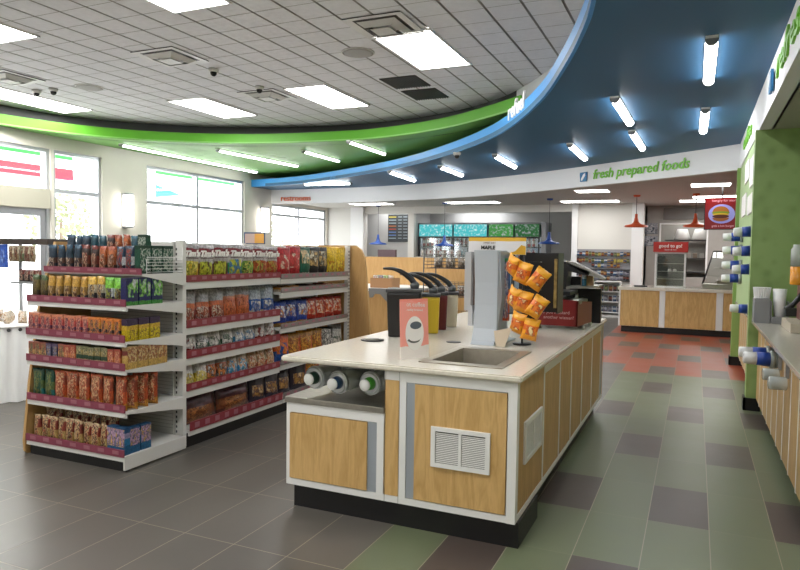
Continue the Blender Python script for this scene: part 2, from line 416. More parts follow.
o = arc_text('restrooms', .2, HR, s0, 2.775, mat('orange_letters', '#d9612a', .5), .02, flip=-1, squeeze=(s1-s0)/w_, shear=0)
tag(o, 'orange lettering reading restrooms on the white header above the far window', 'sign lettering')
# refuel lettering at the meeting of green and blue fascia
BR_ = BC
s0 = near_s(BC, hit(BC, 508, 127, 3.03)); s1 = near_s(BC, hit(BC, 525, 117, 3.03))
me = textmesh('refuel', .3, align='LEFT'); w_ = max(v.co.x for v in me.vertices)
o = arc_text('refuel', .27, BC, s0, 3.17, mat('white_letters', '#f4f4f4', .5), .0, flip=-1, squeeze=(s1-s0)/w_*1.05, shear=0, bold=.004)
tag(o, 'white lettering reading refuel standing on the blue ceiling edge', 'sign lettering')
# lettering on the right fascia (reads towards the camera)
FC = [Vector((.5, 11)), Vector((.5, 0))]
def ftext(body, y0, y1, z, size, label):
    me = textmesh(body, size, align='LEFT', shear=.2); w_ = max(v.co.x for v in me.vertices)
    o = arc_text(body, size, FC, 11-y0, z, M_gletter, .002, flip=-1, squeeze=(y0-y1)/w_, bold=.003, extr=.014)
    return tag(o, label, 'sign lettering')
ftext('refresh', 5.6, 4.15, 2.84, .27, 'large green lettering reading refresh on the white fascia at upper right')
ftext('coffee', 9.3, 8.0, 2.84, .22, 'small green lettering on the white fascia over the far drinks wall')
lg2 = empty('logo_plaque', (0, 0, 0), 0, 'small blue square logo at the far end of the upper right fascia lettering', 'logo')
plaque(FC, 11-5.85, 2.8, .16, -1, lg2)

# ------------------------------------------------------------------ walls
def wall(name, axis, pos, th, a0, a1, z0, z1, holes, m):
    """wall in plane axis=pos (thickness th, signed) with rectangular holes (a0,a1,z0,z1)"""
    mb = MB(); A = sorted({a0, a1, *[h[0] for h in holes], *[h[1] for h in holes]}); Z = sorted({z0, z1, *[h[2] for h in holes], *[h[3] for h in holes]})
    for p, q in zip(A, A[1:]):
        run = None
        for z, w in zip(Z, Z[1:]):
            c = ((p+q)/2, (z+w)/2)
            if any(h[0] < c[0] < h[1] and h[2] < c[1] < h[3] for h in holes):
                run = None; continue
            if axis == 'x': mb.box(min(pos, pos+th), max(pos, pos+th), p, q, z, w)
            else: mb.box(p, q, min(pos, pos+th), max(pos, pos+th), z, w)
    bmesh.ops.remove_doubles(mb.bm, verts=mb.bm.verts, dist=1e-5)
    return struct(mb.build(name, m))
W = -9.9
wins = [(7.9, 8.89, .45, 3.1), (5.0, 7.84, 0.0, 3.1), (9.96, 13.06, .45, 3.1), (14.19, 16.9, .45, 2.66)]
wall('wall_left', 'x', W, -.25, -3, 21, 0, 3.75, wins, M_wall)
struct(MB().box(-10.4, 3.6, -3.25, -3, 0, 3.75).build('wall_front', M_wall))
struct(MB().box(3.4, 3.6, -3, 21, 0, 3.75).build('wall_right', M_wall))
struct(MB().box(-10.4, 3.6, 20.9, 21.1, 0, 3.75).build('wall_back', M_wall))
def storefront(n, y0, y1, z0, z1, mulls, tr, label=None):
    w = MB(); x0, x1 = W-.16, W-.04; f = .055
    w.box(x0, x1, y0, y0+f, z0, z1); w.box(x0, x1, y1-f, y1, z0, z1)
    w.box(x0, x1, y0+f, y1-f, z1-f, z1); w.box(x0, x1, y0+f, y1-f, z0, z0+f)
    ys = [y0+f]+list(mulls)+[y1-f]
    for q in mulls: w.box(x0, x1, q-.03, q+.03, z0+f, z1-f)
    for a, b in zip(ys, ys[1:]):
        a_ = a+(.03 if a in mulls else 0); b_ = b-(.03 if b in mulls else 0)
        w.box(x0+.002, x1-.002, a_, b_, tr-.03, tr+.03)
    o = struct(w.build('window_%d' % n, M_alu))
    for a, b in zip(ys, ys[1:]):
        a_ = a+(.03 if a in mulls else 0); b_ = b-(.03 if b in mulls else 0)
        MB().box(W-.105, W-.095, a_, b_, tr+.03, z1-f).build('window_pane', M_glass, o)
        MB().box(W-.105, W-.095, a_, b_, z0+f, tr-.03).build('window_pane', M_glass, o)
    return o
storefront(1, 7.9, 8.89, .45, 3.1, [], 2.42)
storefront(2, 9.96, 13.06, .45, 3.1, [11.46], 2.385)
storefront(3, 14.19, 16.9, .45, 2.66, [15.49], 2.39)
# entrance: transom window, beige door closer header, door leaf
w = MB(); w.box(W-.16, W-.04, 5.0, 5.06, 2.13, 3.1).box(W-.16, W-.04, 7.78, 7.84, 0, 3.1).box(W-.16, W-.04, 5.06, 7.78, 3.045, 3.1)
o = struct(w.build('window_4', M_alu)); MB().box(W-.105, W-.095, 5.06, 7.78, 2.4, 3.045).build('window_pane', M_glass, o)
struct(MB().box(W-.17, W+.06, 5.06, 7.78, 2.1, 2.42).build('trim_6', mat('beige_door_header', '#b9b6a6', .5)))
d = struct(MB().box(W-.14, W-.07, 6.5, 6.6, 0, 2.1).box(W-.14, W-.07, 7.68, 7.78, 0, 2.1).box(W-.14, W-.07, 6.6, 7.68, 1.98, 2.1).box(W-.14, W-.07, 6.6, 7.68, 0, .25).build('door_1', M_alu))
MB().box(W-.11, W-.1, 6.6, 7.68, .25, 1.98).build('door_pane', M_glass, d)
MB().tube([(W-.02, 6.68, .9), (W-.02, 6.68, 1.2)], .015).box(W-.07, W-.02, 6.67, 6.69, .92, .94).box(W-.07, W-.02, 6.67, 6.69, 1.16, 1.18).build('door_handle', M_steel, d)
d = struct(MB().box(W-.14, W-.07, 5.06, 5.16, 0, 2.1).box(W-.14, W-.07, 6.4, 6.5, 0, 2.1).box(W-.14, W-.07, 5.16, 6.4, 1.98, 2.1).box(W-.14, W-.07, 5.16, 6.4, 0, .25).build('door_2', M_alu))
MB().box(W-.11, W-.1, 5.16, 6.4, .25, 1.98).build('door_pane', M_glass, d)
o = struct(MB().box(W, W+.012, -3, 5, 0, .1).box(W, W+.012, 7.9, 20.9, 0, .1).build('baseboard_left', M_toe))

# far wall: a plane at Y=17 with openings to recesses behind
YW = 17.0
fx = lambda px, y=YW, py=230: ay(px, py, y).x
fz = lambda py, px, y=YW: ay(px, py, y).z
A0, A1 = fx(365), fx(408); B0, B1 = fx(414), fx(573); C0, C1 = fx(644), 3.3
zl = fz(213, 450)
wall('wall_back', 'y', YW, .15, W, 3.4, 0, ZR, [(A0, A1, 0, zl), (B0, B1, 0, zl), (C0, 3.35, 0, ZR)], mat('far_wall_paint', '#d3d1cc', .7))
# recess behind A/B
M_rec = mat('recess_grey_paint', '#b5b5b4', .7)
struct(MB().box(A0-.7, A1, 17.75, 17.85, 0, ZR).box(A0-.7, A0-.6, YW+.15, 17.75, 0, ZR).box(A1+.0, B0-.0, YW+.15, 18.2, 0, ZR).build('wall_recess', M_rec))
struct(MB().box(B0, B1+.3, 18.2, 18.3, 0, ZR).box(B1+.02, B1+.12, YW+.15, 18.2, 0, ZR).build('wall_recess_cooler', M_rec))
# white columns framing
for a, b in ((352, 364.5), (572.5, 578)):
    struct(MB().box(fx(a), fx(b), YW-.1, YW, 0, ZR).build('trim_7', M_wallw))
struct(MB().box(fx(632), fx(643.5), YW-.12, YW, 0, ZR).build('trim_8', M_wallw))
# kitchen behind the food counter
M_kit = mat('kitchen_grey_panel', '#a3a09b', .6, noise=.05, nscale=5)
kx = lambda px, y=18.0: ay(px, 230, y).x
kz = lambda py, y=18.0: ay(690, py, y).z
wall('wall_kitchen', 'y', 18.0, .1, C0, 3.4, 0, ZR, [(kx(661), kx(706.5), .95, kz(224))], M_kit)
struct(MB().box(C0-.15, C0-.05, YW, 18.0, 0, ZR).build('wall_kitchen', M_dark))
struct(MB().box(kx(655), kx(712), 19.0, 19.08, 0, ZR).box(kx(655)-.05, kx(655), 18.1, 19.0, 0, ZR).box(kx(712), kx(712)+.05, 18.1, 19.0, 0, ZR).build('wall_kitchen', M_kit))
struct(MB().box(kx(659.5), kx(661), 17.95, 18.0, .95, kz(223)).box(kx(706.5), kx(708.5), 17.95, 18.0, .95, kz(223)).box(kx(661), kx(706.5), 17.95, 18.0, kz(224.5), kz(223)).build('trim_9', M_white))

# green patterned wall that closes the near drinks counter
def leafmat():
    m, nt, b = base('green_leaf_wallpaper'); N = nt.nodes; L = nt.links.new
    tc = N.new('ShaderNodeTexCoord'); v = N.new('ShaderNodeTexVoronoi'); v.inputs['Scale'].default_value = 9; v.feature = 'SMOOTH_F1'
    n = N.new('ShaderNodeTexNoise'); n.inputs['Scale'].default_value = 4; n.inputs['Detail'].default_value = 4
    L(tc.outputs['Object'], v.inputs['Vector']); L(tc.outputs['Object'], n.inputs['Vector'])
    a = N.new('ShaderNodeMath'); a.operation = 'ADD'; L(v.outputs['Distance'], a.inputs[0]); L(n.outputs['Fac'], a.inputs[1])
    r = N.new('ShaderNodeValToRGB'); r.color_ramp.elements[0].position = .55; r.color_ramp.elements[1].position = 1.15
    r.color_ramp.elements[0].color = srgb('#7b9456'); r.color_ramp.elements[1].color = srgb('#8da767')
    L(a.outputs[0], r.inputs['Fac']); L(r.outputs['Color'], b.inputs['Base Color']); b.inputs['Roughness'].default_value = .55
    return m
M_leaf = leafmat()
struct(MB().box(.475, 3.4, 7.1, 7.25, .0, ZH).build('wall_drinks', M_leaf))
struct(MB().box(.455, .6, 7.08, 7.1, 0, .12).box(.455, .475, 7.08, 7.26, 0, .12).build('baseboard_drinks', M_toe))
struct(MB().box(.51, .6, 7.25, 10.0, .87, ZH).build('wall_drinks_far', mat('pale_green_wall', '#a9bf8a', .6)))
struct(MB().box(.47, 3.4, 10.0, 10.14, 0, ZH).build('wall_drinks_end', mat('green_pier_paint', '#86a45a', .55)))
struct(MB().box(.45, .64, 9.98, 10.0, 0, .12).box(.45, .47, 9.98, 10.16, 0, .12).build('baseboard_end', M_toe))
struct(MB().box(1.75, 1.85, -3, 7.1, 0, ZH).build('wall_alcove', mat('alcove_green', '#6f8f3d', .6)))
# plain white notice panels on the pale green wall
for i, (a, b, c, d_) in enumerate(((7.5, 8.1, 2.2, 2.5), (8.25, 8.9, 2.32, 2.55), (7.6, 8.3, 1.92, 2.12), (8.6, 9.3, 1.95, 2.2))):
    o = MB().box(.496, .51, a, b, c, d_).build('notice_sheet', M_paper)
    tag(o, ['white menu panel high on the pale green wall, nearest the patterned wall', 'white menu panel high on the pale green wall, farther one', 'lower white menu panel just above the protruding cups', 'lower white menu panel at the far end of the pale green wall'][i], 'menu panel', 'white panels on the pale green wall')

ORD = 'first second third fourth fifth sixth seventh eighth ninth tenth eleventh twelfth thirteenth fourteenth fifteenth sixteenth seventeenth eighteenth nineteenth twentieth'.split()
def od(i): return ORD[i] if i < 20 else ('twenty-'+ORD[i-20] if i < 29 else 'thirtieth' if i == 29 else 'thirty-'+ORD[i-30])

# ------------------------------------------------------------------ ceiling fixtures
def panel(x0, x1, y0, y1, z, label, group, L=L_panel):
    t = empty('ceiling_light', ((x0+x1)/2, (y0+y1)/2, z), 0, label, 'ceiling light', group)
    hx, hy = (x1-x0)/2, (y1-y0)/2; f = .022
    MB().box(-hx, -hx+f, -hy, hy, -.014, .0).box(hx-f, hx, -hy, hy, -.014, .0).box(-hx+f, hx-f, -hy, -hy+f, -.014, .0).box(-hx+f, hx-f, hy-f, hy, -.014, .0).build('frame', M_white, t)
    MB().box(-hx+f, hx-f, -hy+f, hy-f, -.008, .0).build('diffuser', L, t)
    return t
g = 'flat panel lights in the tiled ceiling'
zc = ZC-.001
panel(-5.17, -4.52, 7.64, 8.98, zc, 'flat panel light beside the middle air diffuser above the chip aisle', g)
panel(-7.22, -6.55, 7.66, 8.98, zc, 'flat panel light above the second window, near the green band', g)
panel(-9.46, -8.8, 5.3, 7.75, zc, 'long flat panel light at the far left near the green band', g)
panel(-4.49, -3.83, 3.55, 4.87, zc, 'flat panel light cut by the top edge of the photo', g)
panel(-6.95, -6.3, 3.6, 4.88, zc, 'flat panel light cut by the left edge of the photo', g)
panel(-3.09, -2.44, 6.13, 7.45, zc, 'largest bright flat panel light right of the big air diffuser', g)
panel(-4.8, -4.14, 1.0, 2.3, zc, 'flat panel light behind the viewer over the entrance side', g); panel(-1.7, -1.1, 1.0, 2.3, zc, 'flat panel light overhead behind the viewer near the island', g)
for i_, (x_, y_) in enumerate(((-7.5, -1.8), (-4.8, -1.8), (-1.7, -1.8), (-7.5, 1.0))): panel(x_, x_+.66, y_, y_+1.3, zc, 'flat panel light behind the viewer, %s of the rear ones' % od(i_), g)
panel(-6.3, -4.9, 17.45, 18.0, ZR-.001, 'panel light inside the cooler recess, hidden behind the lintel', 'recess lights', lamp('added_recess_light', '#ffffff', 9)); panel(-8.6, -7.6, 17.25, 17.6, ZR-.001, 'panel light inside the menu board recess, hidden behind the lintel', 'recess lights', lamp('added_recess_light', '#ffffff', 9))  # both panels are added out of view to brighten the dark recesses
panel(-.5, .1, 18.3, 18.6, ZR-.001, 'panel light hidden inside the kitchen behind the pass', 'recess lights')  # unseen panel added to brighten the kitchen interior
panel(-.4, .9, 16.2, 16.8, ZR-.001, 'panel light over the kitchen side of the food counter', 'recess lights')
def back_panel(pxl, pxr, py, d, label):
    a = az(pxl, py, ZR); b = az(pxr, py, ZR); y = (a.y+b.y)/2
    panel(a.x, b.x, y-d, y, ZR-.001, label, 'panel lights in the lower back ceiling', L_back)
for a in ((355, 398, 204.5, .6, 'wide panel light behind the leftmost blue pendant lamp'), (449, 504, 203, .6, 'wide panel light right of the middle blue pendant, over the coolers'),
          (562, 622, 202, .6, 'wide panel light over the merchandise wall below the header lettering'), (577, 612, 192, .6, 'short panel light just under the lettering on the header'),
          (690, 731, 186, .6, 'short panel light under the right end of the curved header'), (692, 742, 197.5, .6, 'wide panel light above the burger screen')):
    back_panel(*a)
def wrap(x0, y0, x1, y1, z, label, group, L_=None, wd=.042):
    """surface mounted strip light with a rounded lens"""
    a, b = Vector((x0, y0, 0)), Vector((x1, y1, 0)); L = (b-a).length; rz = math.atan2(b.y-a.y, b.x-a.x)
    t = empty('strip_light', ((x0+x1)/2, (y0+y1)/2, z), rz, label, 'ceiling light', group)
    MB().box(-L/2, L/2, -wd, wd, -.02, .001).build('housing', M_white, t)
    pr = [(y, -.02-wd*.95*math.sqrt(max(0, 1-(y/wd)**2))) for y in [-wd*math.cos(PI*k/10) for k in range(11)]]
    MB().prism([(-L/2+.04, y, z_) for y, z_ in pr], (L-.08, 0, 0)).build('lens', L_ or L_tube, t)
    for s in (-1, 1): MB().prism([(s*L/2, y*1.08, z_*1.05 if z_ < -.021 else z_) for y, z_ in pr], (-s*.04, 0, 0)).build('end_cap', M_grey, t)
def wp(p0, p1, z, *a, **k): 
    a0 = az(*p0, z-.04); a1 = az(*p1, z-.04); wrap(a0.x, a0.y, a1.x, a1.y, z, *a, **k)
gb = 'strip lights on the blue ceiling'
wrap(1.2, 2.0, 1.2, 4.0, ZH, 'strip light inside the drinks alcove above the near counter', 'alcove lights', L_=L_tubeg)
wrap(1.2, 8.0, 1.2, 9.4, ZH, 'strip light inside the far drinks alcove', 'alcove lights', L_=L_tubeg)
wp((711.9, 41), (708.5, 84), ZB, 'nearest fully visible strip light on the blue ceiling, right column', gb)
wp((705.5, 111), (703.1, 133), ZB, 'strip light nearest the header in the right column of the blue ceiling', gb)
wp((614.4, 100.2), (630.2, 125), ZB, 'second-column strip light on the blue ceiling, nearer one', gb)
wp((631.5, 133), (642.5, 150), ZB, 'second-column strip light on the blue ceiling, right above the lettering', gb)
wp((569.5, 145.8), (585.2, 160), ZB, 'strip light above the small leaf logo on the header', gb)
wp((494.5, 156.2), (515, 167.8), ZB, 'strip light right of the dome camera on the blue ceiling', gb)
wp((439.5, 167.3), (462, 176), ZB, 'strip light left of the dome camera near the blue edge', gb)
wp((389, 172.4), (414.5, 181.2), ZB, 'strip light by the blue edge above the leftmost blue pendant', gb)
wp((303.9, 184.8), (351.8, 183.6), ZB, 'sideways strip light just above the restrooms lettering', gb)
wrap(.05, 3.0, .05, 4.2, ZB, 'strip light on the blue ceiling cut by the top edge of the photo', gb)
wrap(.05, .6, .05, 1.9, ZB, 'strip light on the blue ceiling behind the viewer', gb)
gg = 'strip lights on the pale green soffit'
wp((120, 145.5), (257, 173), ZS, 'longest strip light on the green soffit along the window wall', gg, L_=L_tubeg, wd=.035)
wp((217, 151), (298, 167), ZS, 'medium strip light on the green soffit above the second window', gg, L_=L_tubeg, wd=.035)
wp((303, 152), (339, 162), ZS, 'short strip light in the middle of the green soffit', gg, L_=L_tubeg, wd=.035)
wp((348, 142.5), (385, 155), ZS, 'short strip light at the right end of the green soffit', gg, L_=L_tubeg, wd=.035)
def diffuser(x, y, label):
    t = empty('air_diffuser', (x, y, ZC-.001), 0, label, 'air vent', 'square air diffusers in the tiled ceiling')
    def ring(r0, z0, r1, z1):
        m = MB()
        for k in range(4):
            a, b = [Matrix.Rotation(k*PI/2, 3, 'Z') @ Vector(v) for v in ((-r0, -r0, z0), (r0, -r0, z0))]
            c, d = [Matrix.Rotation(k*PI/2, 3, 'Z') @ Vector(v) for v in ((r1, -r1, z1), (-r1, -r1, z1))]
            m.quad(a, b, c, d)
        return m
    MB().box(-.3, .3, -.3, .3, -.004, 0).build('plenum', M_black, t)
    for i, (r0, r1) in enumerate(((.31, .23), (.2, .14), (.12, .06))):
        ring(r0, -.012, r1, -.055 if i else -.004).build('louvre_ring', M_white if i != 1 else M_cream, t)
    MB().box(-.1, .1, -.1, .1, -.06, -.055).build('centre_plate', M_cream, t)
diffuser(-2.83, 5.9, 'large square air diffuser beside the brightest panel light')
diffuser(-5.55, 5.95, 'square air diffuser in the middle of the tiled ceiling')
diffuser(-5.6, 7.9, 'small far square air diffuser left of a panel light')
diffuser(-8.2, 5.9, 'square air diffuser at the far left above the entrance')
for i, (a, b, c, d_) in enumerate(((-3.74, -3.24, 7.66, 8.2), (-3.74, -3.24, 8.34, 8.9))):
    t = empty('return_grille', ((a+b)/2, (c+d_)/2, ZC-.001), 0, 'dark return air grille in the tiled ceiling, '+('nearer' if i == 0 else 'farther')+' of two', 'air vent', 'dark return grilles')
    hx, hy = (b-a)/2, (d_-c)/2
    MB().box(-hx, hx, -hy, hy, -.003, 0).build('backing', M_dark, t)
    m = MB()
    for k in range(14): x = -hx+.01+k*(2*hx-.02)/13.5; m.box(x, x+.012, -hy, hy, -.014, -.003)
    m.build('slats', mat('grille_grey', '#5a5a5b', .5), t)
def disc(x, y, label):
    t = empty('ceiling_speaker', (x, y, ZC), 0, label, 'speaker'); MB().lathe([(.17, -.001), (.17, -.012), (.14, -.018), (.0001, -.02)], seg=28).build('grille', mat('speaker_grille', '#a9a7a3', .6), t)
    MB().lathe([(.185, -.001), (.185, -.008), (.171, -.012), (.171, -.001)], seg=28, cap=False).build('rim', M_cream, t)
disc(-3.47, 6.58, 'round speaker grille in the tiled ceiling left of the brightest panel')
disc(-7.63, 6.65, 'round pale speaker in the tiled ceiling at left')
def dome(x, y, z, label):
    t = empty('dome_camera', (x, y, z), 0, label, 'security camera', 'dome security cameras')
    MB().lathe([(.06, -.001), (.06, -.03), (.045, -.045)], seg=18).build('mount', M_cream, t)
    MB().lathe([(.04, -.045), (.036, -.07), (.022, -.088), (.001, -.094)], seg=18).build('dome', M_black, t)
dome(-5.415, 6.53, ZC, 'dome camera right of the middle air diffuser'); dome(-8.18, 6.53, ZC, 'dome camera at left, right one of a close pair')
dome(-8.49, 6.51, ZC, 'dome camera at left, left one of a close pair'); dome(-5.41, 7.45, ZC, 'dome camera beside the small far air diffuser')
p = az(457, 152.5, ZB); dome(p.x, p.y, ZB, 'dome camera on the blue ceiling next to the blue edge')
# wall sconces
for y, z0, z1, lab in ((9.4, 1.85, 2.5, 'glowing wall sconce between the first and second windows'), (13.75, 1.87, 2.54, 'glowing wall sconce between the second and third windows')):
    t = empty('wall_sconce', (W, y, (z0+z1)/2), 0, lab, 'wall light', 'wall sconces')
    h = (z1-z0)/2
    MB().box(.001, .03, -.07, .07, -h, h).build('backplate', M_alu, t)
    MB().lathe([(.085, -h+.04), (.085, h-.04)], c=(.11, 0, 0), seg=20).build('shade', L_sconce, t)
    [MB().lathe([(.09, q), (.09, q+.035)], c=(.11, 0, 0), seg=20).build('cap', M_alu, t) for q in (-h, h-.035)]
# pendants
def pendant(px, pyc, pys, color, lab, grp):
    a = az(px, pyc, ZR); zb = ay(px, pys, a.y).z
    t = empty('pendant_lamp', (a.x, a.y, zb), 0, lab, 'pendant lamp', grp); m = mat('pendant_'+color, {'blue': '#174391', 'orange': '#c9522a'}[color], .35)
    MB().lathe([(.06, ZR-zb-.04), (.07, ZR-zb-.02), (.07, ZR-zb-.001)], seg=18).build('canopy', m, t)
    MB().tube([(0, 0, .26), (0, 0, ZR-zb-.04)], .006).build('cord', M_dark, t)
    MB().lathe([(.235, 0), (.225, .035), (.1, .06), (.055, .1), (.03, .2), (.028, .27), (.001, .27)], seg=28, cap=False).build('shade', m, t)
    MB().lathe([(.001, .01), (.04, .012), (.05, .04), (.03, .07)], seg=14).build('bulb', lamp('pendant_bulb', '#fff3df', 2), t)
pendant(378.5, 205, 244.5, 'blue', 'leftmost blue pendant lamp, in front of the menu board', 'blue pendant lamps')
pendant(445, 202.5, 246, 'blue', 'middle blue pendant lamp, in front of the coolers', 'blue pendant lamps')
pendant(550, 198.5, 244, 'blue', 'rightmost blue pendant lamp, right of the coolers', 'blue pendant lamps')
pendant(637, 195, 227, 'orange', 'left orange pendant lamp over the food counter', 'orange pendant lamps')
pendant(696.5, 193.5, 227, 'orange', 'right orange pendant lamp beside the burger screen', 'orange pendant lamps')

# ------------------------------------------------------------------ packages
def bagmesh(name, w, t, h, seed, crimp=.05, full=1):
    """sealed pillow bag, base centre at the origin, printed face toward -Y"""
    rnd = random.Random(seed); nu, nv = 10, 14; bm = bmesh.new(); off = Vector((rnd.random()*50, rnd.random()*50, 0)); G = []
    for side in (-1, 1):
        rows = []
        for j in range(nv+1):
            v = j/nv; vv = max(0, min(1, (v-crimp)/(1-2*crimp)))
            prof = (math.sin(PI*vv)**.5 if 0 < vv < 1 else 0)*(1.12-.3*vv)
            pw = 1-.07*math.sin(PI*vv)-.02*abs(math.sin(6*PI*v))
            row = []
            for i in range(nu+1):
                u = i/nu; th = t/2*prof*(max(0, math.sin(PI*u))**.55)*full
                n = pnoise(off+Vector((u*5, v*6, side*3)))*.14*t*(1 if 0 < i < nu and vv > 0 and vv < 1 else .0)
                zz = h*v + (.01*h*math.sin(u*25+seed) if j == nv else 0)
                y = side*(th+.0008)+n*(1 if prof > 0 else 0)
                if j == nv or vv >= 1: y += .01*math.sin(u*6+seed)
                row.append(bm.verts.new(((u-.5)*w*pw, y, zz)))
            rows.append(row)
        for a, b in zip(rows, rows[1:]):
            for i in range(nu):
                f = bm.faces.new((a[i], a[i+1], b[i+1], b[i]) if side < 0 else (a[i], b[i], b[i+1], a[i+1])); f.smooth = True
        G.append(rows)
    F_, B_ = G
    per = lambda R: [R[0][i] for i in range(nu)]+[R[j][nu] for j in range(nv)]+[R[nv][i] for i in range(nu, 0, -1)]+[R[j][0] for j in range(nv, 0, -1)]
    a, b = per(F_), per(B_); n = len(a)
    for i in range(n): bm.faces.new((a[i], b[i], b[(i+1) % n], a[(i+1) % n]))
    me = bpy.data.meshes.new(name); bm.to_mesh(me); bm.free(); return me
def boxmesh(name, w, t, h, bev=.003):
    mb = MB().box(-w/2, w/2, -t/2, t/2, 0, h, bev); me = bpy.data.meshes.new(name); mb.bm.to_mesh(me); mb.bm.free(); return me
def tubemesh(name, r, h):
    mb = MB().lathe([(r*.9, 0), (r, .006), (r, h*.72), (r*.4, h*.86), (r*.38, h*.92), (r*.45, h*.92), (r*.45, h)], seg=12); me = bpy.data.meshes.new(name); mb.bm.to_mesh(me); mb.bm.free(); return me
_mv = {}
def withmat(me, m):
    k = (me.name, m.name)
    if k not in _mv: c = me.copy(); c.materials.clear(); c.materials.append(m); _mv[k] = c
    return _mv[k]
def put(name, me, m, loc, rz=0, sc=(1, 1, 1), label=None, cat=None, group=None, rx=0):
    o = bpy.data.objects.new(name, withmat(me, m)); COL.objects.link(o)
    o.location = loc; o.rotation_euler = (rx, 0, rz); o.scale = sc
    return tag(o, label, cat, group)
BAG = [bagmesh('chip_bag_form', .19, .09, .28, s) for s in (1, 2, 3)]
BAGS = [bagmesh('pouch_form', .1, .05, .19, s, .04) for s in (4, 5, 6)]
BIG = [bagmesh('big_bag_form', .42, .13, .29, s) for s in (8, 9)]
GR, WH, BK = '#6f6e74', '#d9d6d2', '#1b1a1c'
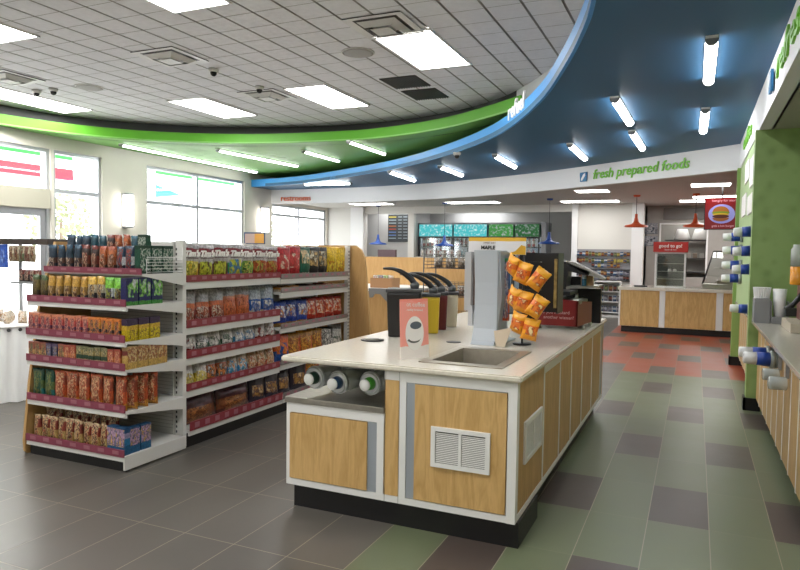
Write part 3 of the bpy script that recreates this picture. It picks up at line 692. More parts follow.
chipm = {
 'tims_yellow': packmat('chip_print_yellow', [(0, '#cfa21c'), (.32, '#d8c33a'), (.52, '#b9b5b3'), (.7, '#7d2027'), (.88, '#a4a2a3')], ['#c9b23a', '#e2d568', '#6b8a2c', '#e5c22e'], (.1, .5), 6),
 'tims_brown': packmat('chip_print_brown', [(0, '#3b2420'), (.12, '#5a2d20'), (.45, '#b5b1b0'), (.7, '#7d2027'), (.88, '#a4a2a3')], ['#7a3d22', '#c9cc3f', '#9fae2a', '#5a2d20'], (.1, .5), 5),
 'tims_bluegreen': packmat('chip_print_bluegreen', [(0, '#2e7ab8'), (.2, '#3f8f5d'), (.45, '#b9b5b3'), (.7, '#7d2027'), (.88, '#a4a2a3')], ['#c8c840', '#2e7ab8', '#9fbf4a', '#d9c94a'], (.15, .55), 5),
 'tims_green': packmat('chip_print_green', [(0, '#2c6a2d'), (.22, '#77a93c'), (.48, '#b9b5b3'), (.7, '#7d2027'), (.88, '#a4a2a3')], ['#cfcf4a', '#5f9a36', '#e0d86a', '#2c6a2d'], (.12, .52), 5),
 'tims_red': packmat('chip_print_redwhite', [(0, '#9c2026'), (.25, '#b8602b'), (.5, '#b9b5b3'), (.7, '#7d2027'), (.88, '#a4a2a3')], ['#c8722e', '#a63a24', '#c9a94a', '#7c8f35'], (.12, .52), 5),
 'grey_orange': packmat('chip_print_grey_orange', [(0, '#1d2433'), (.14, '#8c2a22'), (.42, '#c9673a'), (.58, '#a9a7a8'), (.92, '#8a8889')], ['#b9a58a', '#a33a22', '#d8cdb9', '#8c2a22'], (.12, .45), 7),
 'orange_chip': packmat('chip_print_orange', [(0, '#1d2433'), (.1, '#c65f33'), (.6, '#d98a5f'), (.68, '#a9a7a8')], ['#e3b08c', '#c65f33', '#d97b4a', '#8c2a22'], (.1, .62), 7),
 'grey_blue': packmat('chip_print_grey_blue', [(0, '#c9b28a'), (.18, '#1f55a6'), (.5, '#b7bfca'), (.9, '#8a93a0')], ['#d8c49a', '#1f55a6', '#b7bfca', '#e3dcc9'], (.05, .45), 4),
 'red': packmat('chip_print_red', [(0, '#7d1418'), (.1, '#b3262c'), (.9, '#8e1d22')], ['#b3262c', '#c9473f', '#b3262c', '#e3c9b3'], (.3, .75), 4),
 'green': packmat('chip_print_darkgreen', [(0, '#b9b5a5'), (.16, '#14614a'), (.9, '#0f4a38')], ['#14614a', '#d8b98a', '#14614a', '#e6dcc0'], (.45, .9), 3),
 'black': packmat('chip_print_black', [(0, '#8a8580'), (.1, '#1b1a1c'), (.92, '#2b2a2c')], ['#1b1a1c', '#caa66a', '#1b1a1c', '#e6dcc0'], (.35, .85), 3),
 'yellow': packmat('chip_print_allyellow', [(0, '#8a3a1a'), (.14, '#d9b41f'), (.9, '#c9a018')], ['#d9b41f', '#e8cc4a', '#b9601f', '#d9b41f'], (.1, .5), 4),
 'blue': packmat('chip_print_royal', [(0, '#a87b3a'), (.15, '#1f3f9a'), (.9, '#1a3078')], ['#1f3f9a', '#d9d6d2', '#1f3f9a', '#c98a3a'], (.35, .8), 5),
 'bright_red': packmat('chip_print_bright_red', [(0, '#6d1a1a'), (.12, '#b8301f'), (.88, '#a33a30')], ['#b8301f', '#e3c9b3', '#d96a2a', '#b8301f'], (.3, .85), 5),
 'silver_green': packmat('chip_print_silver_green', [(0, '#a9a7a3'), (.18, '#24543a'), (.36, '#c6c4c0'), (.8, '#8b898a')], ['#c6c4c0', '#e2ded6', '#24543a', '#c6c4c0'], (.2, .5), 4),
 'silver_blue': packmat('chip_print_silver_blue', [(0, '#a9a7a3'), (.18, '#3a7fb0'), (.36, '#c6c4c0'), (.8, '#8b898a')], ['#9fc4de', '#e2ded6', '#3a7fb0', '#c6c4c0'], (.2, .5), 4),
 'silver_red': packmat('chip_print_silver_red', [(0, '#8c2a22'), (.2, '#b9b5b3'), (.8, '#8b898a')], ['#a8372f', '#e2ded6', '#b9b5b3', '#8c2a22'], (.2, .55), 4),
 'bk_orange': packmat('chip_print_black_orange', [(0, '#2b2a2c'), (.35, '#b8552b'), (.6, '#c9c6c2'), (.85, '#3b3a3c')], ['#b8552b', '#d98a4a', '#2b2a2c', '#c9c6c2'], (.1, .55), 5),
 'wh_yellow': packmat('chip_print_white_yellow', [(0, '#cfb83a'), (.4, '#d9d6d2'), (.85, '#7a7878')], ['#d9c64a', '#e8dc8a', '#cfb83a', '#d9d6d2'], (.05, .45), 5),
 'cyan': packmat('chip_print_cyan', [(0, '#2f86b8'), (.35, '#d9cfc0'), (.8, '#8a8788')], ['#2f86b8', '#5aa9d0', '#d9cfc0', '#c98a5a'], (.1, .6), 5),
 'cream': packmat('chip_print_cream', [(0, '#b8553a'), (.3, '#d8c6a4'), (.85, '#9a948c')], ['#d8c6a4', '#c98a5a', '#e6dcc0', '#b8553a'], (.1, .7), 6),
 'maroon_big': packmat('chip_print_maroon', [(0, '#5a2a20'), (.2, '#7a4428'), (.5, '#4a2430'), (.85, '#6d3030')], ['#9a5a30', '#7a4428', '#b3763f', '#5a2a20'], (.05, .5), 14),
 'purple_dark': packmat('chip_print_purple', [(0, '#2b1f33'), (.9, '#3b2a3f')], ['#2b1f33', '#b98a4a', '#4a2f4a', '#e0c08a'], (.2, .6), 4),
 'orange_blue': packmat('chip_print_orange_blue', [(0, '#1f4f9a'), (.4, '#d9601f'), (.9, '#b8481a')], ['#d9601f', '#e88a2f', '#d9601f', '#1f4f9a'], (.3, .7), 4),
 'amber': packmat('chip_print_amber', [(0, '#b86a1f'), (.2, '#c9561f'), (.8, '#b9802a')], ['#c9561f', '#e3a83a', '#7a2a1a', '#d98a2f'], (.1, .8), 6),
 'bw': packmat('chip_print_blackwhite', [(0, '#2b2b2b'), (.3, '#c9c6c2'), (.5, '#232323')], ['#232323', '#e2ded6', '#232323', '#c9c6c2'], (.1, .9), 5)}

# ------------------------------------------------------------------ the chip gondola
XF, XB = -3.385, -3.82
def strip(mb, y0, y1, x, z0, z1): mb.box(x, x+.006, y0, y1, z0, z1)
YA, YM, YE = 3.775, 4.985, 6.27
g = empty('shelving_gondola', ((XF+XB)/2, 5.0, 0), 0, 'long white chip shelving gondola running away along the aisle', 'store shelving')
def gp(mb, name, m, par=None):
    o = mb.build(name, m, par or g)
    if not par: o.matrix_parent_inverse = g.matrix_basis.inverted() if False else Matrix.Translation(-Vector(g.location))
    return o
M_peg = mat('pegboard_white', '#c3c2bf', .5)
gp(MB().box(XB-.03, XB+.02, YA, YE, .05, 1.51), 'back_panel', M_peg)
for y in (YA+.0, YM-.015, YE-.03): gp(MB().box(XB+.02, XB+.05, y, y+.03, 0, 1.52), 'upright', M_cream)
gp(MB().box(XF-.01, XF+.01, YA, YE, 0, .086).box(XB+.05, XF-.06, YA, YE, 0.0, .03), 'kick_plate', M_toe)
def shelf(y0, y1, zt, zl, xf, zstr, tagm, par=None, th=.02):
    """zt: surface height, zl: bottom of the front lip"""
    sh = gp(MB().box(XB+.05, xf, y0, y1, zt-th, zt).box(xf-.012, xf, y0, y1, zl, zt-th), 'shelf', M_cream)
    tg = MB().box(xf-.0, xf+.008, y0+.004, y1-.004, zt-.004, zstr); tg.mi(1); n = int((y1-y0)/.12)
    for k in range(n):
        y = y0+.05+k*(y1-y0-.06)/n; tg.box(xf+.008, xf+.0105, y, y+.05, zt+.012, zstr-.012)
    tg.build('price_strip', [tagm, mat('ticket_pink', '#9c6470', .5)], sh)
    return sh
LS = [(1.222, 1.165, 1.268, XF+.0), (.885, .83, .94, XF), (.66, .605, .715, XF), (.42, .365, .47, XF), (.128, .086, .19, XF+.03)]
for zt, zl, zs, xf in LS: shelf(YA+.005, YM-.004, zt, zl, xf, zs, M_tagr)
M_gstrip = mat('dull_grey_strip', '#807472', .5)
RS = [(1.205, 1.16, 1.25, XF), (1.085, 1.03, 1.125, XF), (.76, .715, .80, XF), (.43, .38, .475, XF), (.128, .086, .18, XF+.03)]
for zt, zl, zs, xf in RS: shelf(YM+.004, YE-.03, zt, zl, xf, zs, M_gstrip)
# slotted uprights at the front at both ends of the run
def slotpost(x0, x1, y0, y1, z1, par, axis, slots, inv, xs=None):
    o = MB().box(x0, x1, y0, y1, 0.012, z1).build('post', M_cream, par); 
    if inv is not None: o.matrix_parent_inverse = inv
    s = MB(); z = .08
    while z < z1-.04:
        for c in (xs or [(x0+x1)/2]):
            if axis == 'y': s.box(c-.006, c+.006, y0-.0015, y0+.001, z, z+.018)
            else: s.box(x1-.001, x1+.0015, c-.004, c+.004, z, z+.018)
        z += .036
    q = s.build('slots', M_dark, o)
inv = Matrix.Translation(-Vector(g.location))
slotpost(XF-.04, XF, YE-.028, YE+.02, 1.52, g, 'x', 1, inv, [YE-.015, YE+.008])
slotpost(-3.445, -3.375, 3.735, 3.772, 1.522, g, 'y', 1, inv, [-3.432])
for x, y in ((XF-.02, 3.755), (XF-.02, YE)):
    gp(MB().lathe([(.018, 0), (.018, .012)], c=(x, y, 0), seg=10), 'foot', M_black)
# rounded wooden wing panel at the far end
PW = [(-4.25, 0), (-3.12, 0), (-3.14, .55), (-3.2, 1.28), (-3.22, 1.4), (-3.26, 1.48), (-3.33, 1.525), (-4.25, 1.525)]
o = MB().prism([(x, YE+.03, z) for x, z in PW], (0, .03, 0)).build('end_panel', M_ply)
tag(o, 'tall tan wooden end panel with a rounded corner closing the chip gondola', 'end panel')

def chips(kind, y0, y1, zt, xf, rz, items, shelfname, h, w=None, lean=0, sec='left', meshset=BAG, base_h=.28, base_w=.19, dy=0, xoff=.065, names=None):
    n = len(items); step = (y1-y0)/n
    for i, k in enumerate(items):
        y = y0+step*(i+.5); sw = step*.99/base_w if not w else w/base_w
        me = meshset[i % len(meshset)]
        a = (.1*random.uniform(-1, 1)-.3) if base_w < .3 else -.05
        o = put('chip_bag', me, chipm[k], (xf-xoff+random.uniform(-.008, .008), y, zt+.001), PI/2+a+rz, (sw, random.uniform(.85, 1.0), h/base_h*random.uniform(.97, 1.02)),
            '%s chip bag, %s from left, %s, %s chip section' % (names[k] if names and k in names else k.replace('_', ' and '), od(i), shelfname, sec), 'chip bag', 'chip bags on the gondola', rx=-lean)
        if base_w < .3: o.rotation_euler.y = random.uniform(.0, .07); o.location.z += math.sin(o.rotation_euler.y)*step/2
        if k.startswith('tims'):
            l = text("Tim's", .062, (.0, -.049, .208), (1, 0, .08), (0, 0, 1), mat('letter_white', '#efece8', .5), o, shear=.3, extrude=.002, bold=.004)
            l2 = MB().box(-.06, .06, -.0462, -.044, .172, .177).build('print_bar', mat('letter_dark', '#4a1a1d', .5), o)
NM = {'tims_yellow': 'silver and yellow', 'tims_brown': 'silver and brown', 'tims_bluegreen': 'silver, blue and yellow', 'tims_green': 'silver and green', 'tims_red': 'silver and red', 'bk_orange': 'black and orange',
      'grey_orange': 'grey and rust red', 'orange_chip': 'grey and pale orange', 'grey_blue': 'grey and blue', 'wh_yellow': 'white and yellow', 'maroon_big': 'large maroon', 'purple_dark': 'dark purple', 'bw': 'black and white', 'orange_blue': 'orange and blue'}
yl0, yl1, yr0, yr1 = YA+.02, YM-.0, YM+.01, YE-.05
chips(0, yl0, YM+.02, 1.222, XF, 0, ['tims_yellow', 'tims_brown', 'tims_brown', 'tims_bluegreen', 'tims_green', 'tims_red', 'tims_red'], 'top shelf', .275, names=NM)
chips(0, yl0, yl1, .885, XF, 0, ['grey_orange', 'grey_orange', 'grey_orange', 'orange_chip', 'orange_chip', 'grey_blue', 'grey_blue'], 'second shelf', .275, lean=.14, names=NM, xoff=.09)
chips(0, yl0, yl1, .66, XF, 0, ['silver_red', 'silver_green', 'silver_green', 'silver_green', 'silver_blue', 'silver_blue', 'silver_red', 'silver_red'], 'third shelf', .21, lean=.3, names=NM, xoff=.06)
chips(0, yl0, yl1, .42, XF, 0, ['wh_yellow', 'wh_yellow', 'bk_orange', 'bk_orange', 'cyan', 'cyan', 'cream', 'cream', 'cream'], 'fourth shelf', .215, lean=.28, names=NM, xoff=.06)
chips(0, yl0, yl0+.84, .128, XF+.03, 0, ['maroon_big', 'maroon_big'], 'bottom shelf', .245, meshset=BIG, base_w=.42, base_h=.29, lean=.15, names=NM, xoff=.11)
chips(0, yl0+.86, YM+.25, .128, XF+.03, 0, ['purple_dark', 'purple_dark', 'purple_dark'], 'bottom shelf', .245, lean=.15, names=NM, sec='left', xoff=.11)
chips(0, YM+.04, yr1, 1.205, XF, 0, ['red', 'red', 'green', 'black', 'black', 'yellow', 'yellow'], 'top shelf', .29, names=NM, sec='right')
chips(0, yr0, yr1, .76, XF, 0, ['blue', 'blue', 'blue', 'bright_red', 'bright_red', 'bright_red', 'bright_red'], 'third shelf', .235, lean=.1, names=NM, sec='right', xoff=.075)
chips(0, yr0, yr1, .43, XF, 0, ['orange_blue', 'amber', 'amber', 'amber', 'bw', 'silver_green'], 'fourth shelf', .25, lean=.1, names=NM, sec='right', xoff=.075)
chips(0, YM+.3, yr1, .128, XF+.03, 0, ['purple_dark', 'amber', 'bright_red', 'blue'], 'bottom shelf', .25, lean=.1, names=NM, sec='right', xoff=.11)
LOW = boxmesh('low_tray_form', .17, .14, .045)
lowm = [packmat('tray_print_a', [(0, '#c9b49a'), (.5, '#b9802a')], ['#e2ded6', '#c9561f', '#d9b98a', '#7a3a2a'], (.1, .9), 5), packmat('tray_print_b', [(0, '#5a3a2a'), (.5, '#3a2a26')], ['#5a3a2a', '#8c6a4a', '#2b2a2c', '#a33a2a'], (.1, .9), 5), packmat('tray_print_c', [(0, '#c9c6c0'), (.5, '#a33a2a')], ['#d9cfc0', '#c98a3a', '#e2ded6', '#a33a2a'], (.1, .9), 5)]
for i in range(7):
    y = yr0+.1+i*(yr1-yr0-.12)/7
    put('snack_tray', LOW, lowm[(0, 0, 1, 1, 2, 2, 0)[i]], (XF-.1, y, 1.086), PI/2+.05*(-1)**i, (.9, 1, .9+.2*(i % 2)), 'flat snack tray, %s from the left on the second shelf of the right chip section' % od(i), 'snack tray', 'snack trays on the gondola')
# small sign standing at the top behind the chips
t = empty('tabletop_sign', ay(255, 244, 8.0), .2, 'small blue-framed card sign standing behind the top row of chip bags', 'sign')
MB().box(-.17, .16, -.012, .0, .0, .17, .004).build('frame', mat('sign_blue_frame', '#3f557f', .5), t); MB().box(-.15, .0, -.016, -.012, .012, .15).build('left_card', mat('pinkish_card', '#c9b0a8', .6), t)
MB().box(.0, .145, -.016, -.012, .012, .15).build('right_card', mat('orange_card', '#e5a950', .6), t); MB().box(-.03, .03, .0, .05, -1.57, .1).build('stand', M_alu, t)

# ------------------------------------------------------------------ the endcap
EX0, EX1, EYF, EYB = -4.272, -3.342, 3.175, 3.73
e = empty('endcap_shelving', ((EX0+EX1)/2, 3.45, 0), 0, 'white five-shelf endcap display with magenta price strips facing the entrance', 'store shelving')
einv = Matrix.Translation(-Vector(e.location))
def ep(mb, name, m, par=None):
    o = mb.build(name, m, par or e)
    if not par: o.matrix_parent_inverse = einv
    return o
# backing with fine horizontal relief
bk = MB().box(EX0, -3.45, EYB-.01, EYB+.03, .03, 1.51)
ep(bk, 'back_panel', M_peg)
rl = MB(); z = .15
while z < 1.5: rl.box(EX0, -3.45, EYB-.0125, EYB-.01, z, z+.004); z += .026
ep(rl, 'back_grooves', mat('groove_grey', '#9a9997', .6))
ep(MB().box(EX0+.02, EX1-.0, EYF+.005, EYF+.03, 0, .068).box(EX0+.02, EX0+.04, EYF+.03, EYB, 0, .068), 'kick_plate', M_toe)
ep(MB().box(EX1-.012, EX1+.001, EYF-.011, EYB, .014, .1035), 'base_side', M_cream)
for y in (EYF+.05, EYB-.05): ep(MB().lathe([(.02, 0), (.02, .02), (.01, .02), (.01, .07)], c=(EX1-.05, y, 0), seg=10), 'foot', M_black)
def eshelf(zt, zl, zs, yf, bracket=True):
    sh = ep(MB().box(EX0, EX1, yf, EYB-.013, zt-.015, zt).box(EX0, EX1, yf, yf+.012, zl, zt-.015), 'shelf', M_cream)
    tg = MB().box(EX0+.002, EX1-.002, yf-.007, yf-.0, zt-.004, zs); tg.mi(1)
    for k in range(7): x = EX0+.05+k*.13; tg.box(x, x+.055, yf-.0095, yf-.007, zt+.012, zs-.01)
    tg.build('price_strip', [M_tag, mat('ticket_pink', '#9c6470', .5)], sh)
    if bracket:
        for x in (EX0, EX1-.004): MB().prism([(x, yf+.02, zt-.015), (x, EYB-.013, zt-.015), (x, EYB-.013, zt-.09), (x, EYB-.12, zt-.07)], (.004, 0, 0)).build('bracket', M_cream, sh)
ES = [(1.288, 1.275, 1.325, 3.32), (1.085, 1.05, 1.127, EYF+.01), (.852, .819, .896, EYF), (.668, .636, .713, EYF), (.393, .355, .439, EYF), (.104, .069, .149, EYF-.01)]
for i, (a, b, c, d_) in enumerate(ES): eshelf(a, b, c, d_, i not in (5,))
ep(MB().box(EX0, EX1-.1, 3.46, EYB-.013, 1.375, 1.385), 'riser_shelf', M_cream)
# wire divider at the right of the top shelf
wd = MB()
for k in range(5): wd.tube([(EX1-.0, 3.36, 1.3+k*.022), (EX1, 3.7, 1.3+k*.022)], .0018, 5)
wd.tube([(EX1, 3.36, 1.289), (EX1, 3.36, 1.39)], .0025, 5).tube([(EX1, 3.36, 1.40), (EX1, 3.7, 1.40)], .0025, 5).tube([(EX1, 3.7, 1.289), (EX1, 3.7, 1.47)], .0025, 5)
ep(wd, 'wire_divider', M_white)
pw = [(3.18, .0), (3.73, 0), (3.73, 1.5), (3.42, 1.5), (3.29, 1.08), (3.2, .5), (3.155, .1), (3.16, .02)]
ep(MB().prism([(EX0-.028, y, z) for y, z in pw], (.024, 0, 0)), 'side_panel', M_ply)

def P(name, *a, **k): return packmat(name, *a, **k)
em = {
 'navy pouch': P('pk_navy', [(0, '#1c2433'), (.3, '#5a3a30'), (.5, '#1d3548'), (.85, '#27506b')], ['#8c4a3a', '#1c2433', '#c9b09a', '#3a2420'], (.12, .5), 5),
 'teal pouch': P('pk_teal', [(0, '#20333b'), (.4, '#174a5a'), (.85, '#1a5a70')], ['#8a6a4a', '#16303a', '#a9b0a8', '#174a5a'], (.15, .5), 5),
 'brick red pouch': P('pk_brick', [(0, '#3a1c18'), (.3, '#6a2a20'), (.6, '#3a2a2a'), (.85, '#7a2f26')], ['#b9603a', '#3a1c18', '#c9a58a', '#7a2f26'], (.12, .7), 5),
 'orange brown pouch': P('pk_orbr', [(0, '#3a241a'), (.3, '#8a4526'), (.6, '#b5612f'), (.85, '#a34a2a')], ['#d98a4a', '#5a2a1a', '#c9a58a', '#a34a2a'], (.12, .7), 5),
 'blue and white pouch': P('pk_bw', [(0, '#1c2433'), (.3, '#c9ccd0'), (.6, '#24405a')], ['#d9d6d2', '#1c2433', '#a33a2a', '#24405a'], (.12, .9), 5),
 'dark green box': P('pk_dgreen', [(0, '#123a2c'), (.3, '#17503c'), (.85, '#123a2c')], ['#17503c', '#17503c', '#cfd8cc', '#17503c'], (.1, .9), 6, xz=(.02, .98)),
 'gold pouch': P('pk_gold', [(0, '#2b2a3a'), (.3, '#8a6a3a'), (.6, '#c69a3f'), (.85, '#b88a35')], ['#2b2a4a', '#6a4a2a', '#c9b08a', '#b88a35'], (.15, .6), 5),
 'olive pouch': P('pk_olive', [(0, '#3a2f20'), (.4, '#7a6a3a'), (.8, '#4a5f3a')], ['#b9a06a', '#3a2f20', '#7a6a3a', '#5a4a2a'], (.12, .8), 5),
 'white and black pouch': P('pk_whbk', [(0, '#2b2b33'), (.4, '#c9c0a8'), (.7, '#d8b04a')], ['#d9d6d2', '#24242b', '#c9b08a', '#8a6a3a'], (.1, .7), 5),
 'lime green pouch': P('pk_lime', [(0, '#2b2a4a'), (.3, '#c9cfd0'), (.6, '#7fc93f'), (.85, '#6ab82f')], ['#c9c0b0', '#2b2a4a', '#a9b04a', '#5a3a2a'], (.1, .6), 5),
 'navy and green box': P('pk_navygr', [(0, '#3f8f3a'), (.15, '#24265f'), (.85, '#1f2050')], ['#24265f', '#24265f', '#7fc93f', '#c9ccd0'], (.3, .95), 3, xz=(.02, .98)),
 'pink canister': P('pk_pink', [(0, '#a04a3a'), (.35, '#5a2a4a'), (.5, '#c0504a'), (.8, '#d98a6a')], ['#c96a4a', '#5a2a4a', '#d9a08a', '#a33a3a'], (.1, .9), 6),
 'orange canister': P('pk_orange', [(0, '#b86a2a'), (.35, '#2b2433'), (.5, '#c98a3a'), (.8, '#d9803a')], ['#d9a04a', '#2b2433', '#c98a5a', '#b8552a'], (.1, .9), 6),
 'yellow box': P('pk_yel', [(0, '#c9b01a'), (.5, '#d9b23a'), (.7, '#3a2a4a')], ['#d9c21f', '#d9c21f', '#5a3a3a', '#d9c21f'], (.1, .5), 5, xz=(.02, .98)),
 'tan canister': P('pk_tan', [(0, '#8a7a4a'), (.35, '#c9a06a'), (.6, '#9a5a4a')], ['#c9b08a', '#3a4a3a', '#b88a5a', '#8a4a3a'], (.1, .9), 6),
 'dark blue canister': P('pk_dblue', [(0, '#5a5a7a'), (.3, '#24264a'), (.8, '#5a4a6a')], ['#24264a', '#8a8aa0', '#24264a', '#c9a06a'], (.1, .9), 6),
 'green banded canister': P('pk_gband', [(0, '#a99a6a'), (.35, '#24402f'), (.55, '#9a8a5a'), (.8, '#7a7a5a')], ['#b9a87a', '#24402f', '#c9b98a', '#7a6a4a'], (.6, .95), 6),
 'salmon canister': P('pk_salmon', [(0, '#b8603a'), (.35, '#c97a4a'), (.6, '#a34a3a')], ['#d9906a', '#a34a3a', '#e0b08a', '#b8603a'], (.1, .9), 6),
 'beige box': P('pk_beige', [(0, '#c9a55a'), (.5, '#cda86a'), (.6, '#8a3f3a'), (.8, '#b99a6a')], ['#c9a55a', '#d9bf8a', '#8a3f3a', '#b98a4a'], (.3, .95), 5, xz=(.02, .98)),
 'teal tall bag': P('pk_ttall', [(0, '#a99a6a'), (.12, '#1f6a6a'), (.35, '#5a6a3a'), (.6, '#1f4a3a')], ['#1f6a7a', '#7a7a3a', '#24503a', '#1f4a3a'], (.1, .9), 5),
 'orange tall bag': P('pk_otall', [(0, '#c98a2f'), (.2, '#b8502a'), (.55, '#8a3a26'), (.85, '#c9603a')], ['#d98a4a', '#8a3020', '#d9b98a', '#b8402a'], (.1, .92), 7),
 'red and cream bag': P('pk_redcr', [(0, '#b89a5a'), (.2, '#c9a86a'), (.5, '#8a3a30'), (.85, '#c9b08a')], ['#c9382f', '#3a1c18', '#d9c08a', '#a3402f'], (.05, .95), 8),
 'blue snack box': P('pk_bluebox', [(0, '#1f5f8a'), (.35, '#2f7aa8'), (.6, '#a09ab8'), (.8, '#1f4f7a')], ['#2f7aa8', '#c9a0b8', '#1f4f7a', '#d9b06a'], (.3, .95), 6, xz=(.02, .98))}
BX = boxmesh('carton_form', .1, .05, .17); CAN = boxmesh('small_pack_form', .055, .06, .14, .006)
SH = {'pouch': BAGS, 'bag': BAGS, 'box': [BX], 'canister': [CAN]}
def erow(items, zt, yf, h, x0, x1, where, depth=.037, wsc=.97, jit=.004, deep=None):
    n = len(items); st = (x1-x0)/n
    for i, k in enumerate(items):
        sh = 'box' if 'box' in k else 'canister' if 'canister' in k else 'bag'
        me = SH[sh][i % len(SH[sh])]; bw, bh = {'box': (.1, .17), 'canister': (.055, .14), 'bag': (.1, .19)}[sh]
        nm = {'box': 'snack_box', 'canister': 'snack_carton', 'bag': 'snack_pouch'}[sh]
        lab = '%s, %s from left, %s' % (k.replace('canister', 'slim carton'), od(i), where)
        put(nm, me, em[k], (x0+st*(i+.5), yf+depth+random.uniform(-jit, jit), zt+.001), random.uniform(-.22, .22) if sh == 'bag' else random.uniform(-.03, .03), (st*wsc/bw*(1.0 if sh == 'bag' else 1), 1, h/bh*random.uniform(.97, 1.03)), lab, {'box': 'snack box', 'canister': 'snack carton', 'bag': 'snack pouch'}[sh], 'snacks on the endcap')
nv, tl, bd, ob, bwh, dg = 'navy pouch', 'teal pouch', 'brick red pouch', 'orange brown pouch', 'blue and white pouch', 'dark green box'
erow([nv, nv, nv, nv, bd, bd, ob, ob, bwh, bwh], 1.288, 3.32, .185, EX0+.01, EX1-.1, 'endcap top shelf')
erow([nv, nv, nv, tl, tl, bd, ob, ob, tl, dg], 1.385, 3.47, .165, EX0+.02, EX1-.13, 'endcap back riser')
def side(k, xs, ys, zt, h, w, where):
    for j, (x, y) in enumerate(zip(xs, ys)):
        put('snack_box', BX, em[k], (x, y, zt+.001), PI/2, (w/.1, 1, h/.17), '%s, %s from the front, right end, %s' % (k, od(j), where), 'snack box', 'boxes at the right end of the endcap')
side(dg, [EX1-.05, EX1-.05, EX1-.05], [3.375, 3.48, 3.585], 1.288, .19, .095, 'endcap top shelf')
side(dg, [EX1-.03], [3.66], 1.48, .07, .06, 'endcap riser') if False else None
gp_, ol, wb, lm, ng = 'gold pouch', 'olive pouch', 'white and black pouch', 'lime green pouch', 'navy and green box'
erow([ol, ol, gp_, gp_, gp_, gp_, gp_, wb, wb, lm, lm], 1.085, EYF+.01, .18, EX0+.01, EX1-.06, 'endcap second shelf')
side(ng, [EX1-.03, EX1-.03, EX1-.03], [3.24, 3.35, 3.46], 1.085, .18, .1, 'endcap second shelf')
pk, og, yb = 'pink canister', 'orange canister', 'yellow box'
erow([pk]*10+[og]*5, .852, EYF, .145, EX0+.01, EX1-.055, 'endcap third shelf')
side(yb, [EX1-.03]*3, [3.24, 3.34, 3.44], .852, .145, .09, 'endcap third shelf')
tc_, db, gc, sc_, bb = 'tan canister', 'dark blue canister', 'green banded canister', 'salmon canister', 'beige box'
erow([tc_, tc_, tc_, db, db, tc_, sc_, sc_, gc, gc, gc, gc, gc, sc_, sc_], .668, EYF, .13, EX0+.01, EX1-.055, 'endcap fourth shelf')
side(bb, [EX1-.03]*4, [3.24, 3.33, 3.42, 3.51], .668, .15, .085, 'endcap fourth shelf')
tt, ot = 'teal tall bag', 'orange tall bag'
erow([tt, tt, ot, ot, ot, ot, ot, ot], .393, EYF, .22, EX0+.02, EX1-.02, 'endcap fifth shelf')
for j, y in enumerate((3.27, 3.36, 3.45)): put('snack_pouch', BAGS[j], em[ot], (EX1-.06, y, .394), .4, (1.05, 1, 1.18), 'orange tall bag, %s from the front along the right end of the endcap fifth shelf' % od(j), 'snack pouch', 'snacks on the endcap')
rc, bs = 'red and cream bag', 'blue snack box'
erow([rc]*9+[bs, bs], .104, EYF-.01, .18, EX0+.04, EX1-.015, 'endcap bottom shelf, front rank')
side(bs, [EX1-.045]*2, [3.27, 3.37], .104, .17, .09, 'endcap bottom shelf')
erow([rc]*8, .104, EYF+.09, .21, EX0+.04, EX1-.2, 'endcap bottom shelf, rear rank')

# ------------------------------------------------------------------ the drinks island
IX0, IX1, IYF, IYB = -2.095, -.768, 3.155, 6.42
TOP, TB = .868, .836
I = empty('island_counter', (-1.43, 4.8, 0), 0, 'long island cabinet with oak panels, white trim and cream counter top', 'counter')
iinv = Matrix.Translation(-Vector(I.location))
def ip(mb, name, m, par=None):
    o = mb.build(name, m, par or I)
    if not par: o.matrix_parent_inverse = iinv
    return o
fX = lambda px, py=450: ay(px, py, IYF).x
fZ = lambda px, py: ay(px, py, IYF).z
zled = fZ(286, 396)          # top of the stainless ledge
xo = fX(384.5, 400)          # right edge of the open bay
# carcass: back/side walls so the open bay is really open
ip(MB().box(IX0+.012, IX1-.02, IYF+.02, IYB-.02, .13, .6).box(IX0+.012, xo, IYF+.02, IYF+.5, .6, zled-.03).box(xo, IX1-.02, 4.1, IYB-.02, .6, TB).box(IX0+.012, xo, IYF+.5, IYB-.02, .6, TB).box(xo, xo+.04, IYF+.02, 4.1, .6, TB), 'carcass', M_white)
ip(MB().box(xo+.04, IX1-.02, IYF+.012, IYF+.03, .6, TB), 'front_panel', M_white)
ip(MB().box(IX1-.04, IX1-.02, IYF+.03, 4.1, .6, TB), 'inner_side', M_white)
ip(MB().box(-2.06, -.757+.0, 3.185, 3.62, 0, .13).box(-2.06, -.83, 3.62, IYB-.06, 0, .13), 'toe_kick', M_toe)
# counter top with a cut-out for the sink
sk = (-1.345, -.885, 3.285, 3.955)
tp = MB(); cx0, cx1, cy0, cy1 = -2.12, -.743, 3.128, 6.45
hx0, hx1, hy0, hy1 = sk[0]+.04, sk[1]-.04, sk[2]+.06, sk[3]-.06
o_ = [(cx0, cy0), (cx1, cy0), (cx1, cy1), (cx0, cy1)]; n_ = [(hx0, hy0), (hx1, hy0), (hx1, hy1), (hx0, hy1)]
V = {(r, z): [tp.bm.verts.new((x, y, z)) for x, y in q] for r, q in (('o', o_), ('i', n_)) for z in (TB, TOP)}
for k in range(4):
    l = (k+1) % 4
    tp.bm.faces.new((V['o', TOP][k], V['o', TOP][l], V['i', TOP][l], V['i', TOP][k])); tp.bm.faces.new((V['o', TB][k], V['i', TB][k], V['i', TB][l], V['o', TB][l]))
    tp.bm.faces.new((V['o', TB][k], V['o', TB][l], V['o', TOP][l], V['o', TOP][k])); tp.bm.faces.new((V['i', TB][k], V['i', TOP][k], V['i', TOP][l], V['i', TB][l]))
